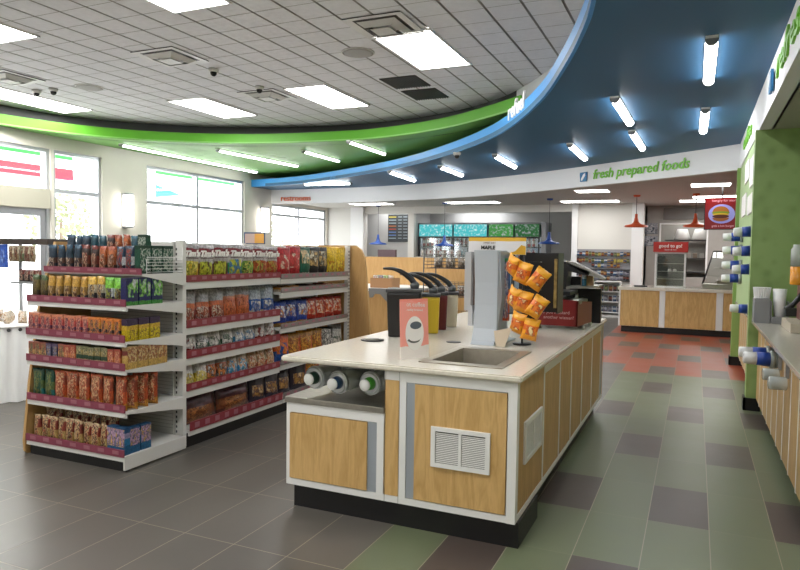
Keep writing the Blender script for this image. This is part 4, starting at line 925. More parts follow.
bmesh.ops.bevel(tp.bm, geom=[e_ for e_ in tp.bm.edges if all(v in V['o', TOP]+V['o', TB] for v in e_.verts)], offset=.008, segments=3, affect='EDGES')
ctop = ip(tp, 'countertop', M_ctr)
# front: frame, posts, doors
fr = MB()
def fbox(px0, px1, z0, z1, dy0=-.0, dy1=.02, mbx=None): (mbx or fr).box(fX(px0), fX(px1), IYF+dy0, IYF+dy1, z0, z1)
zbot = .132
fr.box(IX0, IX0+.028, IYF, IYF+.02, zbot, zled-.03)                                        # left post
fr.box(IX0+.028, xo, IYF, IYF+.02, zled-.085, zled-.03)                                    # rail under the ledge
fr.box(IX0+.028, IX1-.045, IYF, IYF+.02, zbot, zbot+.035)                                  # bottom rail
x_a, x_b = fX(376.5), fX(383.5); fr.box(x_a, x_b, IYF, IYF+.02, zbot+.035, zled-.085)
x_c, x_d = fX(399), fX(405.5); fr.box(x_c, x_d, IYF, IYF+.02, zbot+.035, TB)
fr.box(x_d, x_d+.0, IYF, IYF+.02, 0, 0) if False else None
fr.box(xo, x_c, IYF, IYF+.02, TB-.05, TB)
fr.box(x_d, IX1-.045, IYF, IYF+.02, TB-.055, TB)
fr.box(IX1-.045, IX1, IYF-.004, IYF+.045, zbot, TB)
ip(fr, 'front_frame', M_white)
seam = MB()
for px in (384.8, 398.6): seam.box(fX(px)-.0015, fX(px)+.0015, IYF-.001, IYF+.0, zbot, TB-.0)
ip(seam, 'frame_seams', mat('seam_grey', '#a5a5a5', .6))
fil = MB().box(xo+.003, x_c-.002, IYF-.001, IYF+.012, zbot+.037, TB-.052); ip(fil, 'filler_panel', M_oak)
dl = ip(MB().box(fX(290), fX(367), IYF-.004, IYF+.012, zbot+.04, zled-.09), 'door', M_oak)
MB().box(fX(367), fX(376.3), IYF+.004, IYF+.012, zbot+.037, zled-.087).build('finger_pull', mat('silver_channel', '#a9b1bb', .35, metal=.4), dl)
dr = ip(MB().box(fX(414.3), IX1-.052, IYF-.004, IYF+.012, zbot+.04, TB-.06), 'door', M_oak)
MB().box(x_d+.002, fX(414), IYF+.004, IYF+.012, zbot+.037, TB-.057).build('finger_pull', mat('silver_channel', '#a9b1bb', .35, metal=.4), dr)
MB().box(fX(414.3), IX1-.052, IYF-.002, IYF+.004, TB-.06, TB-.0565).build('edge_trim', M_grey, dr)
# ledge
lg_ = ip(MB().box(IX0-.008, xo, IYF-.008, IYF+.49, zled-.03, zled, .003), 'ledge', M_steel)
def grille(par, T, w, h, inv=None):
    """vent grille facing -Y in local coords before T"""
    o = MB().box(-w/2, w/2, -.012, 0, -h/2, -h/2+.022, T=T).box(-w/2, w/2, -.012, 0, h/2-.022, h/2, T=T).box(-w/2, -w/2+.024, -.012, 0, -h/2+.022, h/2-.022, T=T).box(w/2-.024, w/2, -.012, 0, -h/2+.022, h/2-.022, T=T).box(-.008, .008, -.011, 0, -h/2+.022, h/2-.022, T=T).build('vent_grille', M_white, par)
    if inv: o.matrix_parent_inverse = inv
    s = MB(); n = 17
    for k in range(n):
        z = -h/2+.026+k*(h-.052)/n
        for a, b in ((-w/2+.026, -.01), (.01, w/2-.026)): s.box(a, b, -.007, -.0045, z, z+.0058, T=T)
    s.build('louvres', M_white, o)
    MB().box(-w/2+.02, w/2-.02, -.002, .0, -h/2+.02, h/2-.02, T=T).build('vent_shadow_box', M_dark, o)
    MB().lathe([(.005, -.014), (.005, -.011)], c=(0, 0, 0), seg=8) if False else None
gx0, gx1 = fX(432, 425), fX(490.6, 450); gz1, gz0 = fZ(432, 425.6), fZ(490.6, 474.5)
grille(I, Matrix.Translation(((gx0+gx1)/2, IYF-.004, (gz0+gz1)/2)), gx1-gx0, gz1-gz0, iinv)
# right side: oak panels between white stiles
sY = lambda px, py=420: ax(px, py, IX1).y
ys = [sY(543.8), sY(559.4), sY(570.5), sY(581), sY(590.5), sY(598.5)]
prev = IYF+.045
fr = MB(); fr.box(IX1-.02, IX1, prev, IYB, zbot, zbot+.03)
for i, y in enumerate(ys):
    fr.box(IX1-.02, IX1, y-.012, y+.012, zbot+.03, TB-.0)
a, b = sY(543.8)+.012, sY(598.5)-.012
for i in range(len(ys)-1): fr.box(IX1-.02, IX1, ys[i]+.012, ys[i+1]-.012, TB-.06, TB)
ip(fr, 'side_frame', M_white)
yy = [prev]+ys+[IYB]
for i in range(len(yy)-1):
    y0, y1 = yy[i]+(.012 if i else 0), yy[i+1]-(.012 if i < len(yy)-2 else 0)
    o = ip(MB().box(IX1-.018, IX1-.003, y0+.002, y1-.002, zbot+.032, TB-(.062 if 0 < i < 6 else .001)), 'side_door' if i else 'side_panel', M_oak2 if i < 6 else M_alu)
g0, g1 = ax(524, 440, IX1), ax(540.5, 440, IX1)
zt_, zb_ = ax(524, 423, IX1).z, ax(524, 464, IX1).z
grille(I, Matrix.Translation((IX1-.003, (g0.y+g1.y)/2, (zt_+zb_)/2)) @ Matrix.Rotation(PI/2, 4, 'Z'), g1.y-g0.y, zt_-zb_, iinv)
ip(MB().box(IX0, IX0+.012, IYF+.02, IYB, zbot, zled-.03), 'left_panel', M_oak2)
ip(MB().box(IX0, IX1, IYB-.02, IYB, zbot, TB), 'back_panel', M_oak2)
# sink
M_sink = mat('dull_sink_steel', '#a8a195', .4, metal=.7, noise=.06, nscale=30)
sn = empty('drip_sink', ((sk[0]+sk[1])/2, (sk[2]+sk[3])/2, TOP), 0, 'square stainless drop-in sink near the front corner of the island', 'sink')
a, b, c, d_ = -(sk[1]-sk[0])/2, (sk[1]-sk[0])/2, -(sk[3]-sk[2])/2, (sk[3]-sk[2])/2
ia, ib, ic, id_ = a+.05, b-.05, c+.07, d_-.07
MB().box(a, ia, c, d_, .0005, .006).box(ib, b, c, d_, .0005, .006).box(ia, ib, c, ic, .0005, .006).box(ia, ib, id_, d_, .0005, .006).build('rim', M_sink, sn)
D = -.2; bs_ = MB()
bs_.quad((ia, ic, .005), (ib, ic, .005), (ib-.015, ic+.015, D), (ia+.015, ic+.015, D)).quad((ib, id_, .005), (ia, id_, .005), (ia+.015, id_-.015, D), (ib-.015, id_-.015, D))
bs_.quad((ia, id_, .005), (ia, ic, .005), (ia+.015, ic+.015, D), (ia+.015, id_-.015, D)).quad((ib, ic, .005), (ib, id_, .005), (ib-.015, id_-.015, D), (ib-.015, ic+.015, D)).quad((ia+.015, ic+.015, D), (ib-.015, ic+.015, D), (ib-.015, id_-.015, D), (ia+.015, id_-.015, D))
bs_.build('basin', M_sink, sn)
MB().lathe([(.04, D+.001), (.035, D+.004)], c=(0, 0, 0), seg=16).build('drain', M_dark, sn)
# holes (grommets)
for p, r, lab in ((az(453.8, 342.2, TOP), .043, 'small dark round hole in the counter left of the sink'),):
    o = MB().lathe([(r+.006, .0005), (r+.006, .003), (r, .004)], seg=24).build('cup_grommet', M_dark); o.location = p
    tag(o, lab, 'grommet')
p = az(372.5, 340.5, TOP)
t = empty('drip_tray', p, .3, 'small dark oval drip plate on the counter left of the black dispenser', 'drip tray')
MB().lathe([(.075, .0005), (.08, .006), (.07, .008), (.03, .005), (.001, .005)], seg=24).build('plate', M_dark, t)
m = MB()
for k in range(5): m.box(-.05, .05, -.04+k*.018, -.034+k*.018, .006, .009)
m.build('grid', M_steel, t)
# cup dispensers in the open bay: clear tube, coloured cup, white lid disc
CU = []
for i, (px, py, cc, nm) in enumerate(((308, 379.5, '#1d3a2f', 'dark green'), (331.5, 384.5, '#1f3f6a', 'dark blue'), (364, 385.5, '#3f9a2a', 'green'))):
    yq = IYF+.03; q = ay(px, py, yq)
    t = empty('cup_dispenser', q, 0, 'clear cup tube with %s cup and white end in the open bay, %s' % (nm, ('left one', 'middle one', 'right one')[i]), 'cup dispenser', 'cup tubes in the open bay')
    L = math.sqrt(1)
    ax_ = Vector((.1, 1, .02)).normalized()
    MB().lathe([(.03, .0), (.033, .004), (.033, .01), (.03, .012)], axis=ax_, seg=24).build('cup_base', M_white, t)
    MB().lathe([(.031, .012), (.039, .075)], axis=ax_, seg=24).build('cup_sleeve', mat('sleeve_'+nm, cc, .4), t)
    MB().lathe([(.056, .05), (.062, .052), (.062, .36), (.059, .36), (.059, .056), (.056, .05)], axis=ax_, seg=28, cap=False).build('tube', mat('clear_tube', '#d5dad8', .15, alpha=.4), t)
    MB().lathe([(.04, .078), (.046, .2), (.046, .34)], axis=ax_, seg=20).build('cup_stack', mat('stack_white', '#e3e5e4', .5), t)
    MB().lathe([(.063, .06), (.066, .062), (.066, .075), (.063, .077)], axis=ax_, seg=28).build('collar', M_alu, t)

# ------------------------------------------------------------------ things on the island
# leaflet card
bl, br = az(400.5, 360, TOP), az(429, 357, TOP)
t = empty('promo_card', bl.lerp(br, .5), 0, 'leaning salmon pink promo card with a cup picture on the counter front', 'card')
ux = (br-bl).normalized(); uy = Vector((0, 0, 1)); nrm = ux.cross(uy).normalized()
tl_ = ay(406.5, 299, bl.y+.05); w_c = .2; h_c = .335
lean = Matrix.Rotation(-.22, 3, ux); U2 = (lean @ uy+ux*.13); N2 = ux.cross(U2)
def cp(a, b, k=0): return ux*a*w_c+U2*b*h_c-N2*(-k)
cc = Vector((0, 0, .002))
MB().prism([cp(-.5, .0), cp(.5, .0), cp(.5, 1), cp(-.5, 1)], N2*-.003).build('card', packmat('card_print', [(0, '#eadfdb'), (.2, '#ee9a8e'), (.95, '#ec897d')], None, fine=False), t)
circ = [cp(.0+.36*math.cos(k*PI/12)*.9, .42+.3*math.sin(k*PI/12)*.95, .0005) for k in range(24)]
MB().prism(circ, N2*.0012).build('plate_picture', mat('plate_white', '#ece6e3', .5), t)
MB().prism([cp(.04+.2*math.cos(k*PI/10), .55+.065*math.sin(k*PI/10), .002) for k in range(20)], N2*.001).build('cup_picture', mat('cup_grey', '#5c626c', .5), t)
MB().prism([cp(-.02+.24*math.cos(k*PI/10)*(1 if math.sin(k*PI/10) > 0 else .8), .3+.045*math.sin(k*PI/10), .002) for k in range(20)], N2*.001).build('saucer_picture', mat('saucer_dark', '#53504f', .5), t)
MB().prism([cp(-.0+.21*math.cos(k*PI/10), .34+.055*math.sin(k*PI/10), .003) for k in range(20)], N2*.001).build('saucer_top_picture', mat('plate_white', '#ece6e3', .5), t)
text('hot coffee', .036, cp(0, .9, .002), ux, U2, M_paper, t, extrude=.0006)
text('freshly brewed', .019, cp(0, .81, .002), ux, U2, M_paper, t, extrude=.0006)
MB().prism([cp(-.4, .0, -.003), cp(.4, .0, -.003), cp(.3, .5, -.003)], Vector((0, .0, 0))+N2*-.002).build('back_stand', M_paper, t) if False else None
t.rotation_euler = (0, 0, 0)

# pump dispensers: black, yellow, maroon, cream
def pump(loc, w, d, h, m, lab, rz=0, spout=False, hl=.27):
    t = empty('condiment_dispenser', loc, rz, lab, 'condiment dispenser', 'lever dispensers on the island')
    b_ = MB().box(-w/2, w/2, -d/2, d/2, 0.001, h, .02)
    for v in b_.bm.verts:
        if v.co.z < h*.5: v.co.x *= .9; v.co.y *= .9
    b_.build('body', m, t)
    MB().box(-w/2-.006, w/2+.006, -d/2-.006, d/2+.006, h, h+.022, .008).build('lid', mat('lid_dark', '#3c3c3e', .4), t)
    MB().lathe([(.03, 0), (.034, .03), (.02, .05)], c=(w/2-.05, 0, h+.02), seg=16).build('pump_head', mat('pump_head_grey', '#56585b', .3, metal=.4), t)
    pts = []; R_ = []
    for k in range(13):
        s = k/12; x = w/2-.035-hl*s; z = h+.055+.105*math.sin(min(1, s*1.25)*PI/2)-.0*s
        if s < .12: z = h+.035+s*.3
        pts.append((x, 0, z)); R_.append(.024-.016*s)
    MB().tube(pts, R_, 8).build('lever', M_black, t)
    if spout:
        MB().prism([(-w/2-.13, -.035, h-.012), (-w/2-.13, -.035, h+.02), (-w/2, -.035, h+.02), (-w/2+.0, -.035, h-.075), (-w/2-.02, -.035, h-.055), (-w/2-.05, -.035, h-.02), (-w/2-.09, -.035, h-.018), (-w/2-.105, -.035, h-.045), (-w/2-.125, -.035, h-.045)], (0, .07, 0)).build('spout', mat('pewter_lid', '#7c7b7c', .4), t)
    return t
pump((-1.865, 4.28, TOP), .24, .2, .315, M_black, 'black lever dispenser with a grey side spout, front one of the row', .35, True, .24)
pump((-1.775, 4.56, TOP), .13, .17, .27, mat('mustard_yellow', '#d3b323', .45), 'yellow lever dispenser behind the black one', .35, hl=.26)
pump((-1.80, 4.80, TOP), .13, .16, .27, mat('ketchup_maroon', '#5c1519', .4), 'maroon lever dispenser between the yellow and cream ones', .35, hl=.26)
pump((-1.80, 5.03, TOP), .14, .16, .26, mat('mayo_cream', '#cfc6ae', .45), 'cream lever dispenser at the back of the row', .35, hl=.26)

# big grey display stand with header card and clipped snack bags
t = empty('snack_display_stand', (-1.2, 4.33, TOP), 0, 'tall pale grey display stand with curved base and printed header card', 'display stand')
prof = [(4.1, 0), (4.13, .02), (4.17, .1), (4.185, .25), (4.18, .4), (4.16, .55), (4.15, .61), (4.4, .61), (4.42, .3), (4.44, .1), (4.5, .0)]
M_st = mat('stand_pale_grey', '#b3bac3', .35)
MB().prism([(-1.32+1.2, y-4.33, z+.001) for y, z in prof], (.155, 0, 0)).build('body', M_st, t)
MB().box(-.1, .08, -.1, .16, .001, .012, .004).build('foot', M_st, t)
MB().prism([(.035, -.16, .05), (.06, -.14, .3), (.05, -.155, .6), (.035, -.155, .6), (.035, -.16, .3)], (0, .22, 0)).build('side_rail', mat('stand_rail', '#9aa3ad', .3), t)
MB().box(-.24, .16, .07, .078, .585, .7).build('header_card', packmat('header_print', [(0, '#e2e0e2'), (.18, '#e2e0e2'), (.78, '#e0b23a'), (.98, '#d8a52e')], ['#e2b13a', '#e2e0e2', '#e2e0e2', '#e2e0e2'], (.0, .2), 3, fine=False), t)
MB().prism([(.03, .0695, .586), (.159, .0695, .586), (.159, .0695, .64), (.13, .0695, .65), (.09, .0695, .61)], (0, -.002, 0)).build("header_swoosh", mat("maple_yellow", "#dca82c", .5), t)
text("MAPLE", .034, (-.1, .066, .63), (1, 0, -.02), (0, 0, 1), M_black, t, extrude=.001, bold=.001)
text("SWEET DAY", .016, (-.09, .066, .663), (1, 0, 0), (0, 0, 1), mat('brown_letters', '#7a5a2a', .5), t, extrude=.001)
MB().box(-.235, -.19, -.02, .065, .2, .6).box(-.2, -.17, -.04, .06, .1, .24).build('plastic_cover', mat('clear_film', '#c9ccd0', .25, alpha=.6), t)
MB().box(-.185, -.125, .02, .09, .2, .58).build('dark_insert', mat('brown_insert', '#5e4a3f', .5), t)
MB().box(.04, .09, -.06, -.05, .15, .56).build('printed_strip', packmat('strip_print', [(0, '#b8502a'), (.5, '#2f5a8a'), (.75, '#3f8a5a')], ['#c9602a', '#2f5a8a', '#d9d6d2', '#8a3a2a'], (.05, .95), 6), t)
MB().prism([(.06, -.26, .004), (.12, -.27, .004), (.14, -.17, .12), (.02, -.17, .09)], (0, .003, 0)).build('loose_card', mat('kraft_card', '#b8a993', .7), t)
# spring clip rack of orange bags
t = empty('clip_rack', (-1.02, 4.27, TOP), 0, 'black wire clip rack holding orange snack bags beside the display stand', 'wire rack')
m = MB().lathe([(.06, .0005), (.06, .008)], seg=20).tube([(0, 0, .008), (0, 0, .58)], .006)
m.build('pole', M_black, t)
m = MB()
for z in (.2, .36, .54): m.tube([(-.09, -.03, z), (.11, -.03, z), (.11, .03, z), (-.09, .03, z), (-.09, -.03, z)], .003, 6)
m.build('tier_ring', M_black, t)
SB = [bagmesh('clip_bag_form', .115, .07, .155, s, .06) for s in (21, 22, 23)]
om = packmat('orange_bag_print', [(0, '#e89a1f'), (.3, '#f0a526'), (.45, '#e0702a'), (.7, '#f0aa30')], ['#f0b03a', '#e0702c', '#a3401f', '#f0d9a0'], (.25, .65), 3, rough=.3, fine=False)
spots = []
for (px, py), rz, ry in zip(((511, 263), (520, 271), (532, 276), (512, 295), (520.5, 300), (531, 304), (516, 321), (528, 328)), (-.7, -.1, .5, -.6, .0, .5, -.3, .4), (.5, .35, .6, .45, .3, .55, .3, .2)):
    k_ = len(spots); q = ay(px, py, 4.16-.035*(k_ % 3)); spots.append((q.x, q.y, max(q.z-.075, TOP+.004), rz, ry))
ti = ('top', 'top', 'top', 'middle', 'middle', 'middle', 'bottom', 'bottom'); po = ('left', 'middle', 'right', 'left', 'middle', 'right', 'left', 'right')
for i, (x, y, z, rz, ry) in enumerate(spots):
    o = put('orange_snack_bag', SB[i % 3], om, (x, y, z), rz, (.9, .9, .9), 'orange snack bag clipped on the %s tier of the clip rack, %s one' % (ti[i], po[i]), 'snack bag', 'orange bags on the clip rack'); o.rotation_euler = (.15, ry, rz)
# black merchandiser box
t = empty('black_display_box', (-.995, 4.72, TOP), 0, 'tall black open display box with gilt edge behind the orange bags', 'display box')
MB().box(-.14, .125, -.1, -.09, .19, .6).box(-.14, .125, .1, .11, .19, .6).box(-.14, -.13, -.09, .1, .19, .6).box(-.13, .125, -.09, .1, .59, .6).box(-.13, .125, -.09, .1, .19, .2).build('case', M_black, t)
MB().box(-.12, -.04, -.04, .06, .001, .19).build('pedestal', M_black, t)
MB().box(.125, .131, -.1, .11, .18, .6).build('side_wall', M_black, t)
MB().box(.105, .125, -.104, -.1, .22, .56).build('gilt_edge', mat('gilt_print', '#9a8048', .4, noise=.4, nscale=25), t)
# roller grill: red promo panel, chrome body, dark canopy, sneeze shelf
t = empty('roller_grill', (-.985, 5.5, TOP), 0, 'roller grill with a dark red slogan panel and black tilted canopy', 'roller grill')
for x in (-.15, .19):
    for y in (-.16, .22): MB().lathe([(.014, .001), (.014, .03)], c=(x, y, 0), seg=10).build('foot', M_steel, t)
M_red = mat('dark_red_panel', '#7e1c1c', .4)
MB().prism([(-.22, -.22, .03), (.155, -.22, .03), (.155, -.22, .23), (-.08, -.22, .25), (-.22, -.22, .17)], (0, .02, 0)).build('front_panel', M_red, t)
MB().prism([(.157, -.22, .03), (.2, .24, .03), (.2, .24, .2), (.157, -.22, .23)], (-.012, 0, 0)).build('side_panel', mat('dark_red_side', '#6f1b18', .4), t)
MB().prism([(-.22, -.2, .03), (.15, -.2, .03), (.19, .24, .03), (-.22, .24, .03)], (0, 0, .14)).build('housing', M_steel, t)
m = MB()
for k in range(7): m.tube([(-.1+.0*k, -.18+.06*k, .225), (.17, -.18+.06*k, .215)], .012, 10)
m.build('roller', M_steel, t)
text('do you mustard', .036, (-.02, -.223, .135), (1, 0, 0), (0, 0, 1), mat('pale_pink_letters', '#c9a0a0', .5), t, extrude=.001)
text('another wiener?', .036, (.01, -.223, .095), (1, 0, 0), (0, 0, 1), mat('pale_pink_letters', '#c9a0a0', .5), t, extrude=.001)
MB().box(-.15, .09, -.2, .2, .27, .3, .006).build('canopy_tray', M_black, t)
MB().tube([(-.14, .2, .18), (-.14, .2, .27)], .012).tube([(.08, .2, .18), (.08, .2, .27)], .012).build('post', M_steel, t)
MB().box(-.13, .17, -.19, .18, .25, .256).build('glass_guard', M_case, t)
t = empty('sneeze_guard', (-.88, 5.75, TOP), 0, 'black and steel angled canopy shelf above the roller grill', 'canopy shelf')
def lp(px, py, yy=5.65): q = ay(px, py, yy); return (q.x+.88, yy-5.75, q.z-TOP)
MB().prism([lp(*q) for q in ((552.5, 258), (566, 262), (590, 272), (588, 276), (568, 271), (566, 290), (553.5, 291))], (0, .2, 0)).build('canopy', M_black, t)
MB().prism([lp(*q) for q in ((566, 261), (575, 262.5), (604.5, 278), (604, 280), (588, 275), (566, 263))], (0, .14, 0)).build('top_sheet', mat('pale_steel_sheet', '#9a9893', .35, metal=.3), t)
MB().box(-.16, .0, .2, .26, .3, .4).box(-.16, .14, .2, .26, .001, .3).build('pedestal', M_black, t)
MB().prism([lp(*q) for q in ((566, 286.5), (598, 286), (598, 288), (566, 289))], (0, .3, 0)).build('lower_shelf', M_steel, t)
o = MB().box(-.08, .02, -.06, .0, 0, .115, .004).build('carton', wood('carton_tan', '#a8825a', '#b8946a')); o.location = (-.81, 5.85, ay(575, 286.5, 5.65).z+.004); tag(o, 'small tan carton standing on the lower shelf of the canopy', 'carton')
o = MB().lathe([(.018, 0), (.02, .01), (.02, .08), (.01, .1), (.01, .12)], seg=12).build('sauce_bottle', packmat('sauce_print', [(0, '#2f6a8a'), (.5, '#c9d6dc'), (.8, '#b8402a')])); o.location = (-.94, 5.63, TOP+.356) if False else (-.855, 5.74, ay(575, 286.5, 5.65).z+.004)
tag(o, 'small sauce bottle beside the tan carton under the canopy', 'bottle')

# ------------------------------------------------------------------ mid distance: tan cabinet, cardboard tray, wire rack
t = empty('wooden_display_cabinet', (-4.0, 8.3, 0), 0, 'tan wooden cabinet with a white top and tall tan back beyond the island', 'cabinet')
MB().box(-.9, .68, -.6, .55, 0.0, .955).build('body', M_ply, t)
MB().box(-.95, .7, -.65, .55, .955, .99, .004).build('top', M_white, t)
MB().box(-.9, 1.15, .56, .6, 0, 1.39).build('back_panel', M_ply, t)
tt_ = empty('cardboard_tray', (-3.75, 7.95, .99), 0, 'brown cardboard tray of wrapped snacks on the tan cabinet', 'box')
MB().box(-.16, .16, -.12, -.115, .001, .13).box(-.16, .16, .115, .12, .001, .13).box(-.16, -.155, -.115, .115, .001, .13).box(.155, .16, -.115, .115, .001, .13).box(-.155, .155, -.115, .115, .001, .01).build('tray', mat('brown_cardboard', '#9a7350', .8), tt_)
sn_m = [packmat('wrap_a', [(0, '#c96a5a'), (.5, '#d9cfc0')], ['#c94a3a', '#e2ded6', '#8a5a3a', '#d9a08a'], (.1, .9), 4), packmat('wrap_b', [(0, '#4f8a4a'), (.5, '#8fb06a')], ['#4f8a4a', '#c9d6b0', '#6a4a3a', '#8fb06a'], (.1, .9), 4), packmat('wrap_c', [(0, '#b9b5b8'), (.5, '#8a8a9a')], ['#c9c6c2', '#5a5a6a', '#a33a3a', '#b9b5b8'], (.1, .9), 4)]
WR = bagmesh('wrapped_snack_form', .08, .05, .15, 31)
for i in range(7):
    o = put('wrapped_snack', WR, sn_m[i % 3], (-3.86+.075*(i//2), 7.89+.11*(i % 2), 1.012), 0, (.8, .9, .95), 'wrapped snack, %s from the left in the brown cardboard tray' % od(i), 'snack', 'snacks in the cardboard tray'); o.rotation_euler = (.0, .0, .3*(-1)**i)
def wire_rack(x, y, lab):
    t = empty('wire_rack', (x, y, 0), 0, lab, 'wire rack'); w, d = .27, .2
    m = MB()
    for a in (-w, w):
        for b in (-d, d): m.tube([(a, b, 0.002), (a, b, 1.52)], .007, 6)
    m.build('post', M_dark, t)
    for zz in (.25, .6, .95, 1.28):
        b_ = MB()
        for k in range(5):
            q = zz+k*.04; b_.tube([(-w, -d, q), (w, -d, q), (w, d, q), (-w, d, q), (-w, -d, q)], .0028, 5)
        for k in range(12): a = -w+2*w*k/11; b_.tube([(a, -d, zz+.16), (a, -d, zz), (a, d, zz), (a, d, zz+.16)], .0024, 5)
        b_.build('basket', M_dark, t)
wire_rack(-2.65, 7.45, 'dark wire basket rack standing behind the dispensers')
for i, (z, c) in enumerate(((1.285, '#8a7a6a'), (.955, '#7a5a4a'), (.605, '#8f8a80'))):
    for k in range(3):
        o = put('packaged_loaf', WR, packmat('loaf_%d' % i, [(0, c), (.6, '#a9a49a')], ['#b9a58a', c, '#6a5a4a', '#c9c0b0'], (.1, .9), 4), (-2.8+.15*k, 7.42, z), .2*k, (1.4, 2, .8), 'packaged bread roll, %s from left, %s basket of the wire rack' % (od(k), ('top', 'second', 'third')[i]), 'bread', 'bread in the wire rack')

# ------------------------------------------------------------------ menu board, coolers
a, b = ay(388, 214.5, 17.7), ay(408, 242, 17.7)
t = empty('menu_board', ((a.x+b.x)/2, 17.715, b.z), 0, 'black menu board with coloured rows on the grey recess wall', 'menu board')
w2, h2 = (b.x-a.x)/2, a.z-b.z
MB().box(-w2, w2, .0, .03, 0, h2).build('board', mat('chalk_black', '#22262a', .4), t)
rows = MB(); cols = ['#b9a83a', '#8a9aa0', '#8a9aa0', '#a8602a', '#a33a2a', '#5a7ab0', '#5a7ab0', '#8a9aa0']
for k in range(8):
    z = h2*(.92-k*.11); MB().box(-w2*.92, -w2*.2, -.006, 0, z-.03*h2, z).build('menu_row', mat('menu_row_%d' % k, cols[k], .5), t)
    MB().box(0, w2*.35, -.006, 0, z-.025*h2, z).box(w2*.5, w2*.9, -.006, 0, z-.025*h2, z).build('price_row', mat('price_grey', '#8f9aa0', .5), t)
a, b = ay(378.5, 249.5, 16.6), ay(396, 258, 16.6)
o = MB().box(a.x, b.x, 16.55, 16.65, b.z-.299, a.z, .01).build('register_screen', mat('maroon_plastic', '#5a3f45', .4)); tag(o, 'dark maroon register display back below the menu board', 'register')
o = MB().box(a.x-.6, b.x+1.2, 16.3, 16.9, 0, b.z-.3).build('service_counter', M_ply); tag(o, 'low tan service counter in the grey recess', 'counter')
CY = 17.25
a, b = ay(418, 223.5, CY), ay(546, 236, CY)
cl = empty('drinks_cooler', ((a.x+b.x)/2, CY, 0), 0, 'bank of glass door coolers with lit teal and green header panels', 'cooler')
w2 = (b.x-a.x)/2; hz0, hz1 = ay(450, 236.3, CY).z, ay(450, 224.5, CY).z
cxx = (a.x+b.x)/2
MB().box(-w2, w2, .65, .7, 0, hz1+.05).box(-w2, -w2+.03, 0.02, .65, 0, hz1+.05).box(w2-.12, w2, 0.0, .65, 0, hz1+.05).box(-w2+.03, w2-.12, 0.02, .65, hz1, hz1+.05).box(-w2+.03, w2-.12, 0.05, .65, 0, .15).build('cabinet', mat('cooler_grey', '#77797d', .4), cl)
MB().box(-w2+.03, w2-.12, .64, .65, .15, hz0).build('lit_back', lamp('cooler_back', '#9aa2a8', .45), cl)
for i, (p0, p1, c, s) in enumerate(((419.5, 452, '#4fb9be', .8), (454, 486.5, '#4fb9be', .8), (489, 513, '#4f9a50', .6), (515, 539, '#3f7548', .5))):
    x0, x1 = ay(p0, 230, CY).x-cxx, ay(p1, 230, CY).x-cxx
    m_ = lamp('header_glow_%d' % i, c, s)
    nt = m_.node_tree
    n = nt.nodes.new('ShaderNodeTexNoise'); n.inputs['Scale'].default_value = 16; n.inputs['Detail'].default_value = 5; tcn = nt.nodes.new('ShaderNodeTexCoord'); r = nt.nodes.new('ShaderNodeValToRGB')
    r.color_ramp.elements[0].color = srgb(c); r.color_ramp.elements[0].position = .5; r.color_ramp.elements[1].color = srgb('#d9f0ec' if i < 2 else '#c9c8d0'); r.color_ramp.elements[1].position = .75
    nt.links.new(tcn.outputs['Object'], n.inputs['Vector']); nt.links.new(n.outputs['Fac'], r.inputs['Fac']); nt.links.new(r.outputs['Color'], nt.nodes['Emission'].inputs[0])
    MB().box(x0, x1, -.01, .02, hz0, hz1).build('header_panel', m_, cl)
    dd = MB().box(x0-.02, x0+.01, -.01, .03, .15, hz0-.01).box(x1-.01, x1+.02, -.01, .03, .15, hz0-.01).box(x0+.01, x1-.01, -.01, .03, .15, .2).box(x0+.01, x1-.01, -.01, .03, hz0-.05, hz0-.01).build('door', M_black, cl)
    MB().box(x0+.01, x1-.01, .0, .01, .2, hz0-.05).build('door_glass', M_case, dd)
szs = [1.66, 1.36, 1.06]
m = MB()
for z in szs: m.box(-w2+.03, w2-.12, .1, .6, z-.03, z)
m.build('shelf', M_dark, cl)
BT = tubemesh('bottle_form', .042, .23)
btm = [packmat('btl_%d' % i, [(0, c1), (.3, c2), (.7, c1)], rough=.3) for i, (c1, c2) in enumerate((('#b9404a', '#e2d6d6'), ('#c98a90', '#b04048'), ('#3a4a6a', '#b9c6d6'), ('#9fb0bc', '#3f7a8a'), ('#4a2a2a', '#8a3a3a'), ('#c9d6dc', '#8ab0c0')))]
for r_i, z in enumerate(szs):
    n = 26 if r_i < 2 else 18
    for k in range(n):
        put('drink_bottle', BT, btm[(0, 1, 0, 4, 3, 5, 2, 3)[(k//3+r_i) % 8]], (a.x+.12+k*(2*w2-.35)/26, CY+.18, z+.001), 0, (1, 1, 1), '%s bottle, %s from left, %s cooler shelf' % (('red', 'pink', 'dark blue', 'grey blue', 'dark brown', 'pale blue')[(0, 1, 0, 4, 3, 5, 2, 3)[(k//3+r_i) % 8]], od(k), ('top', 'second', 'third')[r_i]), 'bottle', 'drink bottles in the coolers')
# white sandwich packs on a low display before the coolers
a = ay(440, 262, 14.0)
t = empty('pastry_case', (a.x, 14.2, 0), 0, 'low dark pastry case topped with white wrapped loaves before the coolers', 'display case')
MB().box(-.55, .9, -.3, .3, 0, 1.35, .01).build('case', M_dark, t); MB().box(-.57, .92, -.32, .32, 1.35, 1.37).build('top', M_steel, t)
for k in range(6): put('wrapped_loaf', WR, packmat('white_loaf', [(0, '#d9d6d0'), (.5, '#e2dfda')], ['#e2dfda', '#c9c0b0', '#e2dfda', '#a33a2a'], (.1, .9), 4), (a.x-.45+k*.17, 14.1, 1.371), .3*k, (1.6, 2, 1.1), 'white wrapped loaf, %s from the left on the pastry case' % od(k), 'bread', 'loaves on the pastry case')

